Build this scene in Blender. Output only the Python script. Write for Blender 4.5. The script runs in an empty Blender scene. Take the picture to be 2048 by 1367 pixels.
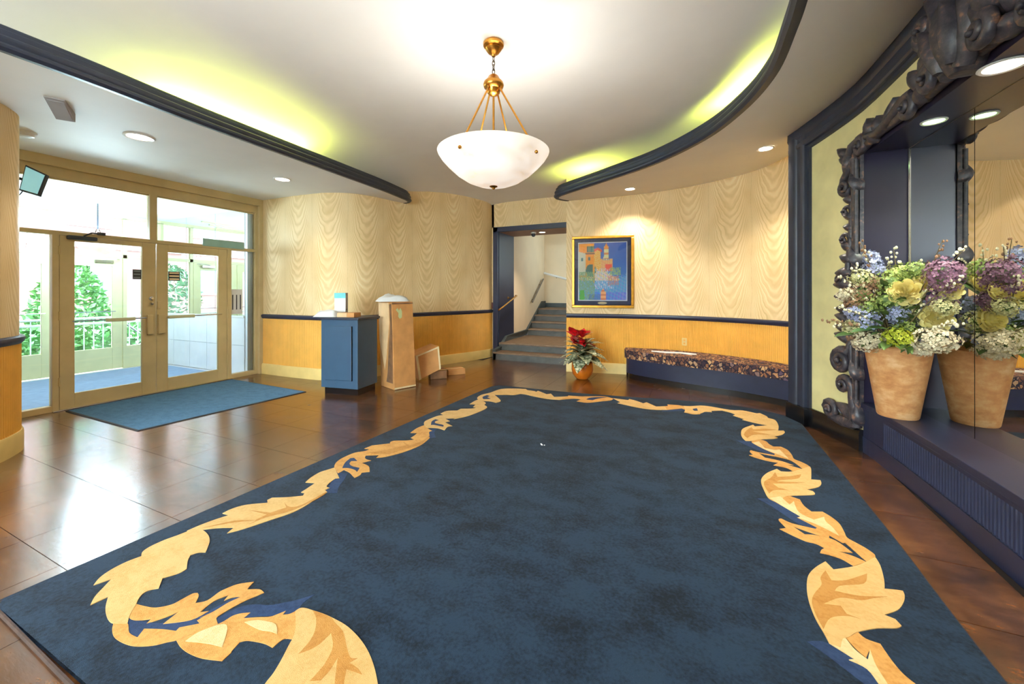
import bpy, bmesh, math, random
from mathutils import Vector, Matrix
from mathutils.geometry import tessellate_polygon
R = random.Random(7)
S = bpy.context.scene
COL = S.collection
PI = math.pi
# ---------------------------------------------------------------- camera, world, exposure
YAW = math.atan(366 / 801)
cam = bpy.data.cameras.new('camera'); cam.sensor_width = 36; cam.lens = 801 / 2048 * 36
cam.shift_y = -(683.5 - 582) / 2048; cam.clip_start = .02; cam.clip_end = 300
co = bpy.data.objects.new('camera', cam); COL.objects.link(co)
co.location = (0, 0, 1.4); co.rotation_euler = (PI / 2, 0, YAW); S.camera = co
W = bpy.data.worlds.new('world'); S.world = W; W.use_nodes = True
_n = W.node_tree.nodes; _bg = _n['Background']
_bg.inputs[0].default_value = (.80, .91, 1.0, 1); _bg.inputs[1].default_value = 29.0
S.view_settings.view_transform = 'Standard'; S.view_settings.look = 'None'
S.view_settings.gamma = 1; S.view_settings.use_curve_mapping = False
S.view_settings.exposure = 0.18
S.cycles.max_bounces = 10; S.cycles.diffuse_bounces = 6; S.cycles.glossy_bounces = 5
S.cycles.transparent_max_bounces = 16; S.cycles.sample_clamp_indirect = 4
S.cycles.caustics_reflective = True; S.cycles.blur_glossy = .6; S.cycles.caustics_refractive = False

# ---------------------------------------------------------------- materials
def srgb(c):
    f = lambda v: (v / 12.92 if v <= .04045 else ((v + .055) / 1.055) ** 2.4)
    return tuple(f(v / 255) for v in c) + (1,)
class NT:
    def __init__(s, name):
        s.m = bpy.data.materials.new(name); s.m.use_nodes = True
        s.t = s.m.node_tree; s.b = s.t.nodes['Principled BSDF']; s.out = s.t.nodes['Material Output']
    def n(s, ty, **kw):
        o = s.t.nodes.new(ty)
        for k, v in kw.items():
            if k in o.bl_rna.properties and k not in ('inputs',): setattr(o, k, v)
            else: o.inputs[k].default_value = v
        return o
    def l(s, a, b): s.t.links.new(a, b)
    def math(s, op, a, b=None, c=None):
        o = s.t.nodes.new('ShaderNodeMath'); o.operation = op
        for i, v in enumerate((a, b, c)):
            if v is None: continue
            if isinstance(v, (int, float)): o.inputs[i].default_value = v
            else: s.l(v, o.inputs[i])
        return o.outputs[0]
    def mix(s, f, a, b):
        o = s.t.nodes.new('ShaderNodeMix'); o.data_type = 'RGBA'
        for i, v in ((0, f), (6, a), (7, b)):
            if isinstance(v, (tuple, float, int)): o.inputs[i].default_value = v
            else: s.l(v, o.inputs[i])
        return o.outputs[2]
    def noise(s, scale, detail=3, rough=.55, stretch=None, space='pos'):
        tc = s.n('ShaderNodeNewGeometry').outputs['Position'] if space == 'pos' else s.n('ShaderNodeTexCoord').outputs['Object']
        if stretch:
            mp = s.n('ShaderNodeMapping'); mp.inputs['Scale'].default_value = stretch; s.l(tc, mp.inputs[0]); tc = mp.outputs[0]
        o = s.n('ShaderNodeTexNoise'); o.inputs['Scale'].default_value = scale
        o.inputs['Detail'].default_value = detail; o.inputs['Roughness'].default_value = rough
        s.l(tc, o.inputs['Vector']); return o.outputs['Fac']
    def ramp(s, f, *st):
        o = s.n('ShaderNodeValToRGB'); e = o.color_ramp.elements
        while len(e) < len(st): e.new(.5)
        for i, (p, c) in enumerate(st): e[i].position = p; e[i].color = c
        s.l(f, o.inputs[0]); return o.outputs[0]
    def bump(s, h, strength=.3, dist=.01):
        o = s.n('ShaderNodeBump'); o.inputs['Strength'].default_value = strength; o.inputs['Distance'].default_value = dist
        s.l(h, o.inputs['Height']); s.l(o.outputs[0], s.b.inputs['Normal'])
def mat(name, c, rough=.5, var=.08, scale=6, metal=0, bump=0, bs=60, spec=.5, stretch=None, emit=None, coat=0):
    k = NT(name); c = srgb(c)
    d = tuple(max(0, v * (1 - var * 2)) for v in c[:3]) + (1,); h = tuple(min(1, v * (1 + var)) for v in c[:3]) + (1,)
    f = k.noise(scale, stretch=stretch)
    k.l(k.ramp(f, (.3, d), (.7, h)), k.b.inputs['Base Color'])
    k.b.inputs['Roughness'].default_value = rough; k.b.inputs['Metallic'].default_value = metal
    k.b.inputs['Specular IOR Level'].default_value = spec; k.b.inputs['Coat Weight'].default_value = coat
    if bump: k.bump(k.noise(bs, 4), bump, .004)
    if emit:
        k.b.inputs['Emission Color'].default_value = srgb(emit[0]); k.b.inputs['Emission Strength'].default_value = emit[1]
    return k.m
def glass(name, tint=(.96, 1, .99), refl=1.0):
    k = NT(name); k.t.nodes.remove(k.b)
    tr = k.n('ShaderNodeBsdfTransparent'); tr.inputs[0].default_value = tint + (1,)
    gl = k.n('ShaderNodeBsdfGlossy'); gl.inputs['Roughness'].default_value = .01
    fr = k.n('ShaderNodeFresnel'); fr.inputs[0].default_value = 1.45
    mx = k.n('ShaderNodeMixShader'); k.l(k.math('MULTIPLY', fr.outputs[0], refl), mx.inputs[0])
    k.l(tr.outputs[0], mx.inputs[1]); k.l(gl.outputs[0], mx.inputs[2]); k.l(mx.outputs[0], k.out.inputs[0])
    return k.m
M = {}
M['ceiling'] = mat('ceiling_paint', (246, 245, 241), .75, .015, 2)
M['soffit'] = mat('soffit_paint', (247, 247, 245), .6, .015, 2)
M['navy'] = mat('navy_paint', (34, 40, 66), .38, .08, 5, bump=.05)
M['navydark'] = mat('navy_moulding_paint', (38, 45, 62), .42, .1, 8)
M['niche'] = mat('niche_navy_gloss', (36, 32, 54), .3, .05, 3)
M['desk'] = mat('blue_cabinet_paint', (50, 78, 104), .4, .05, 4, bump=.04)
M['black'] = mat('black_gloss_base', (18, 18, 22), .25, .15, 6)
M['gold_frame'] = mat('tan_enamel_metal', (206, 184, 134), .42, .06, 3, bump=.03)
M['outer_frame'] = mat('pale_olive_metal', (206, 204, 160), .5, .05, 3)
M['yellow_wall'] = mat('pale_yellow_plaster', (230, 217, 156), .6, .07, 3.5, bump=.08, bs=25)
M['cream'] = mat('cream_baseboard', (236, 205, 130), .45, .05, 4)
M['dado'] = mat('golden_ribbed_panel', (240, 180, 76), .5, .05, 5)
M['white_wall'] = mat('white_stair_wall', (236, 214, 180), .7, .03, 2)
M['brass'] = mat('antique_brass', (196, 140, 62), .28, .12, 20, metal=1)
M['bronze'] = mat('dull_bronze', (90, 80, 70), .4, .1, 20, metal=1)
M['chrome'] = mat('chrome', (210, 212, 215), .15, .03, 20, metal=1)
M['white_plastic'] = mat('white_plastic', (236, 236, 234), .4, .02, 5)
M['grey_plastic'] = mat('grey_plastic', (160, 156, 158), .5, .04, 5)
M['dark_plastic'] = mat('dark_plastic', (48, 52, 60), .45, .06, 8)
M['carton'] = mat('corrugated_carton', (196, 138, 80), .7, .08, 7, bump=.06, bs=40)
M['carton_dark'] = mat('worn_carton_tape', (120, 84, 58), .35, .2, 10)
M['carton_pale'] = mat('pale_carton_side', (224, 186, 140), .6, .06, 8)
M['tape'] = mat('packing_tape', (226, 204, 160), .3, .05, 9)
M['poly'] = mat('white_poly_mailer', (226, 228, 228), .35, .04, 9, bump=.15, bs=18)
M['teal'] = mat('teal_print', (90, 200, 205), .4, .05, 8)
M['leafgreen'] = mat('leaf_green', (74, 108, 52), .5, .2, 14)
M['stair'] = mat('stair_brown_tile', (124, 98, 74), .5, .12, 9)
M['stair_riser'] = mat('stair_grey_riser', (84, 84, 80), .5, .12, 7)
M['step_curb'] = mat('stair_curb_grey', (72, 78, 78), .5, .1, 7)
M['bulb'] = mat('lamp_bulb', (255, 240, 215), .4, 0, 3, emit=((255, 232, 200), 12))
M['lens'] = mat('downlight_lens', (255, 245, 230), .4, 0, 3, emit=((255, 232, 205), 14))
M['lens_cool'] = mat('downlight_lens_cool', (240, 248, 255), .4, 0, 3, emit=((235, 246, 255), 10))
M['lens_green'] = mat('downlight_lens_green', (220, 245, 190), .4, 0, 3, emit=((205, 255, 170), 6))
M['glass'] = glass('clear_pane')
M['picglass'] = glass('picture_glass', (.97, .97, .97), 1.2)
k = NT('mirror_silver'); k.b.inputs['Base Color'].default_value = (.86, .88, .86, 1); k.b.inputs['Metallic'].default_value = 1
k.b.inputs['Roughness'].default_value = .0
M['mirror'] = k.m
def _floor():
    k = NT('brown_marbled_tile')
    a = k.noise(2.2, 6, .62, (1, 2.2, 1)); b = k.noise(9, 6, .7, (1, 2.5, 1))
    f = k.math('ADD', k.math('MULTIPLY', a, .55), k.math('MULTIPLY', b, .45))
    c = k.ramp(f, (.34, srgb((46, 27, 18))), (.5, srgb((86, 52, 30))), (.62, srgb((122, 76, 42))), (.75, srgb((150, 104, 66))))
    k.l(c, k.b.inputs['Base Color'])
    k.l(k.math('MULTIPLY_ADD', k.noise(5, 4), .22, .12), k.b.inputs['Roughness'])
    k.b.inputs['Specular IOR Level'].default_value = .75; k.b.inputs['Coat Weight'].default_value = 1.0; k.b.inputs['Coat Roughness'].default_value = .19
    k.bump(k.noise(14, 4, .6, (1, 3, 1)), .16, .004); return k.m
M['tile'] = _floor()
M['slab'] = mat('floor_joint_dark', (34, 24, 20), .8, .1, 6)
def _rug(name, c, c2, sc=3.0):
    k = NT(name)
    f = k.math('ADD', k.math('MULTIPLY', k.noise(sc, 6, .68, (1, 1.5, 1)), .65), k.math('MULTIPLY', k.noise(70, 2), .35))
    k.l(k.ramp(f, (.38, srgb(c2)), (.56, srgb(c))), k.b.inputs['Base Color'])
    k.b.inputs['Roughness'].default_value = .95; k.b.inputs['Specular IOR Level'].default_value = .1
    k.b.inputs['Sheen Weight'].default_value = .06; k.b.inputs['Sheen Roughness'].default_value = .5
    h = k.noise(420, 2); k.bump(h, .6, .004); return k.m
M['rug'] = _rug('blue_rug_pile', (30, 48, 68), (11, 20, 32))
M['rug_a'] = _rug('pale_gold_pile', (222, 182, 120), (208, 164, 100), 6)
M['rug_b'] = _rug('deep_gold_pile', (216, 162, 92), (196, 138, 70), 6)
M['rug_c'] = _rug('ivory_pile', (236, 210, 158), (222, 190, 132), 6)
M['rug_v'] = _rug('amber_pile', (196, 142, 74), (178, 122, 56), 6)
M['rug_s'] = _rug('slate_blue_pile', (42, 62, 98), (30, 47, 78), 6)
M['rug_edge'] = mat('rug_binding', (60, 42, 34), .9, .2, 40)
M['mat'] = _rug('blue_entrance_mat', (72, 116, 150), (58, 98, 130), 8)
M['rubber'] = mat('black_rubber', (30, 32, 36), .7, .1, 12)
def _paper():
    k = NT('swag_wallpaper'); uv = k.n('ShaderNodeUVMap').outputs[0]
    sp = k.n('ShaderNodeSeparateXYZ'); k.l(uv, sp.inputs[0]); u, v = sp.outputs[0], sp.outputs[1]
    def nz(sc, det, sx, sy):
        mp = k.n('ShaderNodeMapping'); mp.inputs['Scale'].default_value = (sx, sy, 1); k.l(uv, mp.inputs[0])
        o = k.n('ShaderNodeTexNoise'); o.inputs['Scale'].default_value = sc; o.inputs['Detail'].default_value = det
        k.l(mp.outputs[0], o.inputs['Vector']); return o.outputs['Fac']
    n1 = nz(2.4, 3, 1, 1); n2 = nz(9, 3, 1, .8); n3 = nz(3.0, 2, 1.4, .7)
    pu = k.math('FRACT', k.math('DIVIDE', k.math('ADD', u, k.math('MULTIPLY_ADD', n1, .06, -.03)), .6))
    a = k.math('ABSOLUTE', k.math('MULTIPLY_ADD', pu, 2, -1))
    curve = k.math('MULTIPLY', k.math('POWER', a, 1.75), .72)
    steep = k.math('MULTIPLY', k.math('POWER', a, 6), .55)
    c = k.math('SUBTRACT', v, k.math('ADD', curve, steep))
    c = k.math('ADD', c, k.math('MULTIPLY', n1, .30))
    ph = k.math('ADD', k.math('MULTIPLY', c, 44.0), k.math('MULTIPLY', n2, 4.5))
    s1 = k.math('SINE', ph)
    s2 = k.math('SINE', k.math('ADD', k.math('MULTIPLY', c, 92.0), k.math('MULTIPLY', n2, 6)))
    f = k.math('ADD', k.math('MULTIPLY', s1, k.math('MULTIPLY_ADD', n3, .5, .0)), k.math('MULTIPLY', s2, k.math('MULTIPLY', a, .42)))
    f = k.math('MULTIPLY_ADD', f, .5, .5)
    f = k.math('ADD', f, k.math('MULTIPLY_ADD', n3, .5, -.25))
    seam = k.math('GREATER_THAN', a, .985)
    col = k.ramp(f, (.08, srgb((196, 160, 102))), (.34, srgb((224, 193, 138))), (.6, srgb((242, 213, 164))), (.95, srgb((248, 231, 192))))
    col = k.mix(k.math('MULTIPLY', seam, .25), col, srgb((190, 160, 105)))
    k.l(col, k.b.inputs['Base Color']); k.b.inputs['Roughness'].default_value = .55
    k.b.inputs['Specular IOR Level'].default_value = .3; return k.m
M['paper'] = _paper()
def _cushion():
    k = NT('leaf_pattern_upholstery'); p = k.n('ShaderNodeNewGeometry').outputs['Position']
    dist = k.n('ShaderNodeVectorMath', operation='ADD'); nz = k.n('ShaderNodeTexNoise'); nz.inputs['Scale'].default_value = 14; k.l(p, nz.inputs['Vector'])
    sc = k.n('ShaderNodeVectorMath', operation='SCALE'); k.l(nz.outputs['Color'], sc.inputs[0]); sc.inputs['Scale'].default_value = .06
    k.l(p, dist.inputs[0]); k.l(sc.outputs[0], dist.inputs[1])
    mp = k.n('ShaderNodeMapping'); mp.inputs['Scale'].default_value = (1, 1.0, .7); mp.inputs['Rotation'].default_value = (.5, .6, .3); k.l(dist.outputs[0], mp.inputs[0])
    o = k.n('ShaderNodeTexVoronoi'); o.inputs['Scale'].default_value = 24; k.l(mp.outputs[0], o.inputs['Vector'])
    e = k.n('ShaderNodeTexVoronoi', feature='DISTANCE_TO_EDGE'); e.inputs['Scale'].default_value = 24; k.l(mp.outputs[0], e.inputs['Vector'])
    sp = k.n('ShaderNodeSeparateColor'); k.l(o.outputs['Color'], sp.inputs[0])
    c = k.ramp(sp.outputs[0], (0, srgb((42, 34, 52))), (.3, srgb((110, 72, 58))), (.55, srgb((176, 122, 82))), (.8, srgb((206, 164, 116))), (1, srgb((84, 66, 92))))
    c = k.mix(k.math('GREATER_THAN', e.outputs['Distance'], .10), srgb((34, 28, 44)), c)
    k.l(c, k.b.inputs['Base Color']); k.b.inputs['Roughness'].default_value = .9; k.bump(nz.outputs['Fac'], .3, .01); return k.m
M['cushion'] = _cushion()
def _clay():
    k = NT('marbled_terracotta'); a = k.noise(7, 6, .65, (1, 1, 1.8)); w = k.noise(16, 5, .6)
    f = k.math('ADD', k.math('MULTIPLY', a, .7), k.math('MULTIPLY', w, .3))
    k.l(k.ramp(f, (.35, srgb((186, 122, 70))), (.5, srgb((214, 156, 100))), (.65, srgb((234, 192, 142)))), k.b.inputs['Base Color'])
    k.b.inputs['Roughness'].default_value = .4; return k.m
M['clay'] = _clay()
M['glaze'] = mat('orange_glaze', (226, 122, 30), .3, .12, 5, coat=.3)
def _carved():
    k = NT('carved_wood_bronze_wash'); g = k.n('ShaderNodeNewGeometry')
    f = k.noise(22, 5, .6)
    c = k.ramp(f, (.35, srgb((36, 36, 48))), (.58, srgb((70, 64, 70))), (.74, srgb((150, 108, 84))))
    k.l(c, k.b.inputs['Base Color']); k.b.inputs['Roughness'].default_value = .42; k.bump(k.noise(45, 3), .25, .006); return k.m
M['carved'] = _carved()
def _alab():
    k = NT('alabaster_shade'); f = k.noise(4, 5, .65, (1, 1, 2))
    k.l(k.ramp(f, (.3, srgb((226, 210, 190))), (.7, srgb((250, 246, 242)))), k.b.inputs['Base Color'])
    k.l(k.ramp(f, (.32, srgb((226, 204, 184))), (.66, srgb((255, 248, 240)))), k.b.inputs['Emission Color'])
    k.b.inputs['Emission Strength'].default_value = .72; k.b.inputs['Roughness'].default_value = .3; return k.m
M['alabaster'] = _alab()

# ---------------------------------------------------------------- mesh helpers
ORG = {}
def tag(o, label=None, cat=None, group=None, kind=None):
    if label: o['label'] = label
    if cat: o['category'] = cat
    if group: o['group'] = group
    if kind: o['kind'] = kind
    return o
def empty(name, loc=(0, 0, 0), label=None, cat=None, group=None, kind=None):
    o = bpy.data.objects.new(name, None); COL.objects.link(o); o.location = loc; o.empty_display_size = .1
    ORG[o.name] = Vector(loc); return tag(o, label, cat, group, kind)
class B:
    def __init__(s): s.v = []; s.f = []; s.uv = {}; s.smooth = False
    def add(s, vs, fs):
        k = len(s.v); s.v += [tuple(p) for p in vs]; s.f += [tuple(i + k for i in f) for f in fs]; return s
    def box(s, x0, x1, y0, y1, z0, z1, rot=0, c=None):
        vs = [(x, y, z) for z in (z0, z1) for y in (y0, y1) for x in (x0, x1)]
        if rot:
            cx, cy = c; ca, sa = math.cos(rot), math.sin(rot)
            vs = [(cx + (x - cx) * ca - (y - cy) * sa, cy + (x - cx) * sa + (y - cy) * ca, z) for x, y, z in vs]
        return s.add(vs, [(0, 2, 3, 1), (4, 5, 7, 6), (0, 1, 5, 4), (1, 3, 7, 5), (3, 2, 6, 7), (2, 0, 4, 6)])
    def hexa(s, p): return s.add(p, [(0, 3, 2, 1), (4, 5, 6, 7), (0, 1, 5, 4), (1, 2, 6, 5), (2, 3, 7, 6), (3, 0, 4, 7)])
    def tube(s, pts, r, n=8, cap=True, flat=1.0):
        pts = [Vector(p) for p in pts]; m = len(pts)
        rs = r if isinstance(r, (list, tuple)) else [r] * m
        d0 = (pts[1] - pts[0]).normalized(); a = d0.orthogonal().normalized(); vs = []; fs = []
        for i, p in enumerate(pts):
            d = (pts[min(i + 1, m - 1)] - pts[max(i - 1, 0)]).normalized()
            a = (a - d * a.dot(d)); a = a.normalized() if a.length > 1e-6 else d.orthogonal().normalized(); b = d.cross(a)
            for j in range(n):
                t = 2 * PI * j / n; vs.append(p + (a * math.cos(t) + b * math.sin(t) * flat) * rs[i])
        for i in range(m - 1):
            for j in range(n):
                k = (j + 1) % n; fs.append((i * n + j, i * n + k, (i + 1) * n + k, (i + 1) * n + j))
        if cap: fs += [tuple(range(n - 1, -1, -1)), tuple((m - 1) * n + j for j in range(n))]
        return s.add(vs, fs)
    def lathe(s, prof, c=(0, 0, 0), n=32, axis=None):
        vs = []; fs = []; m = len(prof); q = Vector((0, 0, 1)).rotation_difference(Vector(axis)).to_matrix() if axis else Matrix.Identity(3)
        c = Vector(c)
        for r, z in prof:
            for j in range(n):
                t = 2 * PI * j / n; vs.append(c + q @ Vector((r * math.cos(t), r * math.sin(t), z)))
        for i in range(m - 1):
            for j in range(n):
                k = (j + 1) % n; fs.append((i * n + j, i * n + k, (i + 1) * n + k, (i + 1) * n + j))
        if prof[0][0] > 1e-5: fs.append(tuple(range(n - 1, -1, -1)))
        if prof[-1][0] > 1e-5: fs.append(tuple((m - 1) * n + j for j in range(n)))
        return s.add(vs, fs)
    def ball(s, c, r, n=8, m=6, sc=(1, 1, 1)):
        vs = []; fs = []
        for i in range(m + 1):
            p = PI * i / m
            for j in range(n):
                t = 2 * PI * j / n
                vs.append((c[0] + r * sc[0] * math.sin(p) * math.cos(t), c[1] + r * sc[1] * math.sin(p) * math.sin(t), c[2] + r * sc[2] * math.cos(p)))
        for i in range(m):
            for j in range(n):
                k = (j + 1) % n; fs.append((i * n + j, (i + 1) * n + j, (i + 1) * n + k, i * n + k))
        return s.add(vs, fs)
    def sweep(s, path, prof, side=1, closed=True):   # path (x,y[,z]); prof (offset along left normal*side, dz)
        m = len(path); n = len(prof); vs = []; fs = []
        for i, p in enumerate(path):
            a = path[max(i - 1, 0)]; b = path[min(i + 1, m - 1)]
            dx, dy = b[0] - a[0], b[1] - a[1]; L = math.hypot(dx, dy) or 1
            nx, ny = -dy / L * side, dx / L * side; z = p[2] if len(p) > 2 else 0
            for o, h in prof: vs.append((p[0] + nx * o, p[1] + ny * o, z + h))
        for i in range(m - 1):
            for j in range(n if closed else n - 1):
                k = (j + 1) % n; fs.append((i * n + j, i * n + k, (i + 1) * n + k, (i + 1) * n + j))
        if closed: fs += [tuple(range(n)), tuple((m - 1) * n + j for j in range(n - 1, -1, -1))]
        return s.add(vs, fs)
    def prism(s, poly, z0, z1):
        n = len(poly); vs = [(x, y, z0) for x, y in poly] + [(x, y, z1) for x, y in poly]
        tri = tessellate_polygon([[Vector((x, y, 0)) for x, y in poly]])
        fs = [tuple(t) for t in tri] + [tuple(n + i for i in t) for t in tri]
        fs += [(i, (i + 1) % n, n + (i + 1) % n, n + i) for i in range(n)]
        return s.add(vs, fs)
    def sheet(s, path, z0, z1, u0=0.0):  # vertical strip with metric UVs
        u = u0; k = len(s.v); m = len(path)
        for i, p in enumerate(path):
            if i: u += math.dist(p[:2], path[i - 1][:2])
            for z in (z0, z1): s.uv[len(s.v)] = (u, z); s.v.append((p[0], p[1], z))
        for i in range(m - 1): s.f.append((k + 2 * i, k + 2 * i + 2, k + 2 * i + 3, k + 2 * i + 1))
        return s
    def build(s, name, m, parent=None, smooth=None, bevel=0, label=None, cat=None, group=None, kind=None, sub=0):
        o0 = ORG.get(parent.name, Vector()) if parent else Vector()
        me = bpy.data.meshes.new(name); me.from_pydata([tuple(Vector(v) - o0) for v in s.v], [], s.f)
        if s.uv:
            L = me.uv_layers.new(name='UVMap')
            for lp in me.loops: L.data[lp.index].uv = s.uv.get(lp.vertex_index, (0, 0))
        bm = bmesh.new(); bm.from_mesh(me); bmesh.ops.recalc_face_normals(bm, faces=bm.faces); bm.to_mesh(me); bm.free()
        me.materials.append(M[m] if isinstance(m, str) else m); me.update()
        if smooth or s.smooth: me.shade_smooth(); me.set_sharp_from_angle(angle=math.radians(smooth if isinstance(smooth, (int, float)) and smooth > 1 else 40))
        o = bpy.data.objects.new(name, me); COL.objects.link(o)
        if parent: o.parent = parent
        ORG[o.name] = o0
        if bevel:
            md = o.modifiers.new('bevel', 'BEVEL'); md.width = bevel; md.segments = 2; md.limit_method = 'ANGLE'
        if sub:
            md = o.modifiers.new('subdivision', 'SUBSURF'); md.levels = md.render_levels = sub
        return tag(o, label, cat, group, kind)
def cr(pts, n=8):  # Catmull-Rom
    out = []; m = len(pts)
    for i in range(m - 1):
        p0, p1, p2, p3 = pts[max(i - 1, 0)], pts[i], pts[i + 1], pts[min(i + 2, m - 1)]
        for j in range(n):
            t = j / n
            out.append(tuple(.5 * (2 * b + (c - a) * t + (2 * a - 5 * b + 4 * c - d) * t * t + (3 * b - a - 3 * c + d) * t ** 3) for a, b, c, d in zip(p0, p1, p2, p3)))
    out.append(tuple(pts[-1])); return out
def even(path, step):
    out = [path[0]]; acc = 0
    for a, b in zip(path, path[1:]):
        L = math.dist(a, b)
        while acc + L >= step:
            t = (step - acc) / L; a = tuple(p + (q - p) * t for p, q in zip(a, b)); out.append(a); L = math.dist(a, b); acc = 0
        acc += L
    out.append(path[-1]); return out
def area(name, loc, rot, sx, sy, power, col, parent=None, spread=None):
    l = bpy.data.lights.new(name, 'AREA'); l.shape = 'RECTANGLE'; l.size = sx; l.size_y = sy; l.energy = power; l.color = col
    if spread: l.spread = spread
    o = bpy.data.objects.new(name, l); COL.objects.link(o); o.location = loc; o.rotation_euler = rot
    if parent: o.parent = parent; o.location = Vector(loc) - ORG[parent.name]
    return o
def point(name, loc, power, col, r=.05, parent=None):
    l = bpy.data.lights.new(name, 'POINT'); l.energy = power; l.color = col; l.shadow_soft_size = r
    o = bpy.data.objects.new(name, l); COL.objects.link(o); o.location = loc
    if parent: o.parent = parent; o.location = Vector(loc) - ORG[parent.name]
    return o
def spot(name, loc, power, col, ang=1.9, blend=.6, r=.05, parent=None, rot=(0, 0, 0)):
    l = bpy.data.lights.new(name, 'SPOT'); l.energy = power; l.color = col; l.spot_size = ang; l.spot_blend = blend; l.shadow_soft_size = r
    o = bpy.data.objects.new(name, l); COL.objects.link(o); o.location = loc; o.rotation_euler = rot
    if parent: o.parent = parent; o.location = Vector(loc) - ORG[parent.name]
    return o
def portal(name, loc, rot, sx, sy):
    o = area(name, loc, rot, sx, sy, 1, (1, 1, 1)); o.data.cycles.is_portal = True; return o
portal('storefront_portal', (-9.6, 2, 1.4), (0, -PI / 2, 0), 2.7, 4.6)
portal('fill_window_portal', (-3.05, -3.08, 1.8), (PI / 2, 0, PI), 3.3, 2.8)  # guides sampling through the added rear window
WARM = (1, .89, .74); DAY = (.86, .94, 1)
# light powers (W)
L_PEND, L_DL, L_DR, L_N1, L_N2, L_ST = 14, 40, 115, 80, 100, 100
L_C1, L_C2, L_C3, L_SW, L_V, L_REAR = 24, 18, 10, 18, 260, 240
# ================================================================ STRUCTURE
ZL = 2.95                                     # left soffit underside
def zs(x): return 2.98 + .035 * (x + 2) + .26 * max(0, x - .6) ** 2       # right soffit underside (rises gently)
ZC = 3.42
LEFT = cr([(-6.75, 4.45), (-6.2, 4.45), (-5.7, 4.47), (-5.3, 4.52), (-4.97, 4.70), (-4.80, 5.0), (-4.70, 5.5), (-4.55, 6.0), (-4.3, 6.6), (-4.1, 7.1), (-3.99, 7.45), (-3.97, 7.65)])
COLM = cr([(-6.75, 1.52), (-6.1, 1.50), (-5.75, 1.475), (-5.475, 1.42), (-5.32, 1.34), (-5.16, 1.2), (-5.04, 1.0), (-4.92, .6), (-4.86, 0), (-4.85, -1.4), (-4.85, -3)])
PIC = cr([(-2.05, 6.78), (-1.6, 6.86), (-1.07, 6.95), (-.5, 6.97), (.07, 6.86), (.7, 6.55), (1.10, 6.21), (1.35, 5.85), (1.45, 5.5)])
ALC = cr([(.985, 5.32), (1.10, 5.06), (1.22, 4.78), (1.335, 4.45), (1.375, 4.0), (1.40, 3.4), (1.41, 2.8), (1.41, 1.75), (1.40, 0), (1.40, -3)], 10)

fl = empty('floor', (0, 0, 0), 'dark brown marbled tile floor of the lobby', 'floor', kind='structure')
B().box(-6.75, 2.2, -3, 7.7, -.12, -.006).build('floor_slab', 'slab', fl)
bm_ = B().box(-.2385, .2385, -.2385, .2385, -.012, 0)
t0 = None
def inside(x, y):
    if x < -6.75 or y < -1.0 or y > 7.5: return False
    if y < 1.1 and x < -5.3: return False
    if y > 4.5 and x < -5.0 + max(0, (y - 5) * .4): return False
    if y > 4.3 and x > 1.2: return False
    if x > -2.55 and x < .75 and .95 < y < 5.0: return False
    return x < 1.45
for i in range(-8, 10):
    for j in range(-4, 14):
        x, y = -2.95 + .24 + .48 * i, .9 + .24 + .48 * j
        if not inside(x, y): continue
        if t0 is None:
            t0 = bm_.build('tile', 'tile', fl, bevel=0); t = t0
        else:
            t = t0.copy(); COL.objects.link(t); t.parent = fl
        t.location = (x, y, 0)

def wall(name, path, side, rail_z=.97, top=3.7, label='', u0=0.0, rib=.027, cat='wall'):
    e = empty(name, (path[0][0], path[0][1], 0), label, cat, kind='structure')
    B().sheet(path, rail_z - .02, top, u0).build('wallpaper', 'paper', e, smooth=60)
    pts = even(path, rib / 5); b = B(); vs = []
    for i, p in enumerate(pts):
        a, c = pts[max(i - 1, 0)], pts[min(i + 1, len(pts) - 1)]
        L = math.dist(a, c) or 1; nx, ny = -(c[1] - a[1]) / L * side, (c[0] - a[0]) / L * side
        o = (.001, .007, .0095, .007, .001)[i % 5] + .004
        b.v += [(p[0] + nx * o, p[1] + ny * o, .17), (p[0] + nx * o, p[1] + ny * o, rail_z)]
    b.f = [(2 * i, 2 * i + 2, 2 * i + 3, 2 * i + 1) for i in range(len(pts) - 1)]
    b.build('ribbed_dado', 'dado', e, kind='stuff')
    B().sweep(path, [(0, 0), (.028, 0), (.028, .15), (.018, .175), (0, .18)], side).build('baseboard', 'cream', e, smooth=50)
    B().sweep([(x, y, rail_z) for x, y in path], [(0, -.035), (.014, -.03), (.03, -.012), (.038, .012), (.034, .03), (.012, .04), (0, .042)], side).build('chair_rail', 'navy', e, smooth=50)
    return e
w1 = wall('wall_left', LEFT, -1, label='curved wallpapered wall with golden ribbed dado right of the entrance doors')
w2 = wall('wall_column', COLM, 1, label='rounded wallpapered wall end at the left edge of the lobby', u0=.2)
w3 = wall('wall_right', PIC, -1, label='concave wallpapered wall behind the picture and the curved bench', u0=.12)
# stair-side wall and opening
e = empty('wall_back', (-3.97, 7.65, 0), 'wallpapered wall above and beside the stair opening', 'wall', kind='structure')
B().sheet([(-3.97, 7.65), (-3.92, 7.65)], 0, 3.7).sheet([(-3.97, 7.65), (-1.9, 7.65)], 2.76, 3.7, .1).build('wallpaper', 'paper', e)
B().sheet([(-2.05, 6.78), (-2.05, 11.2)], 0, 3.7).build('return_wall', 'white_wall', e)
e = empty('trim_1', (-3.92, 7.65, 0), 'dark navy casing and deep reveal around the stair opening', 'door casing', kind='structure')
B().box(-3.92, -3.81, 7.60, 7.66, .0, 2.76).build('jamb_face', 'navy', e, bevel=.006)
B().box(-3.93, -3.80, 7.66, 8.42, 0, 2.66).build('jamb_reveal', 'navy', e)
B().box(-3.92, -2.05, 7.60, 7.66, 2.655, 2.76).build('head_face', 'navy', e, bevel=.006)
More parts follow.
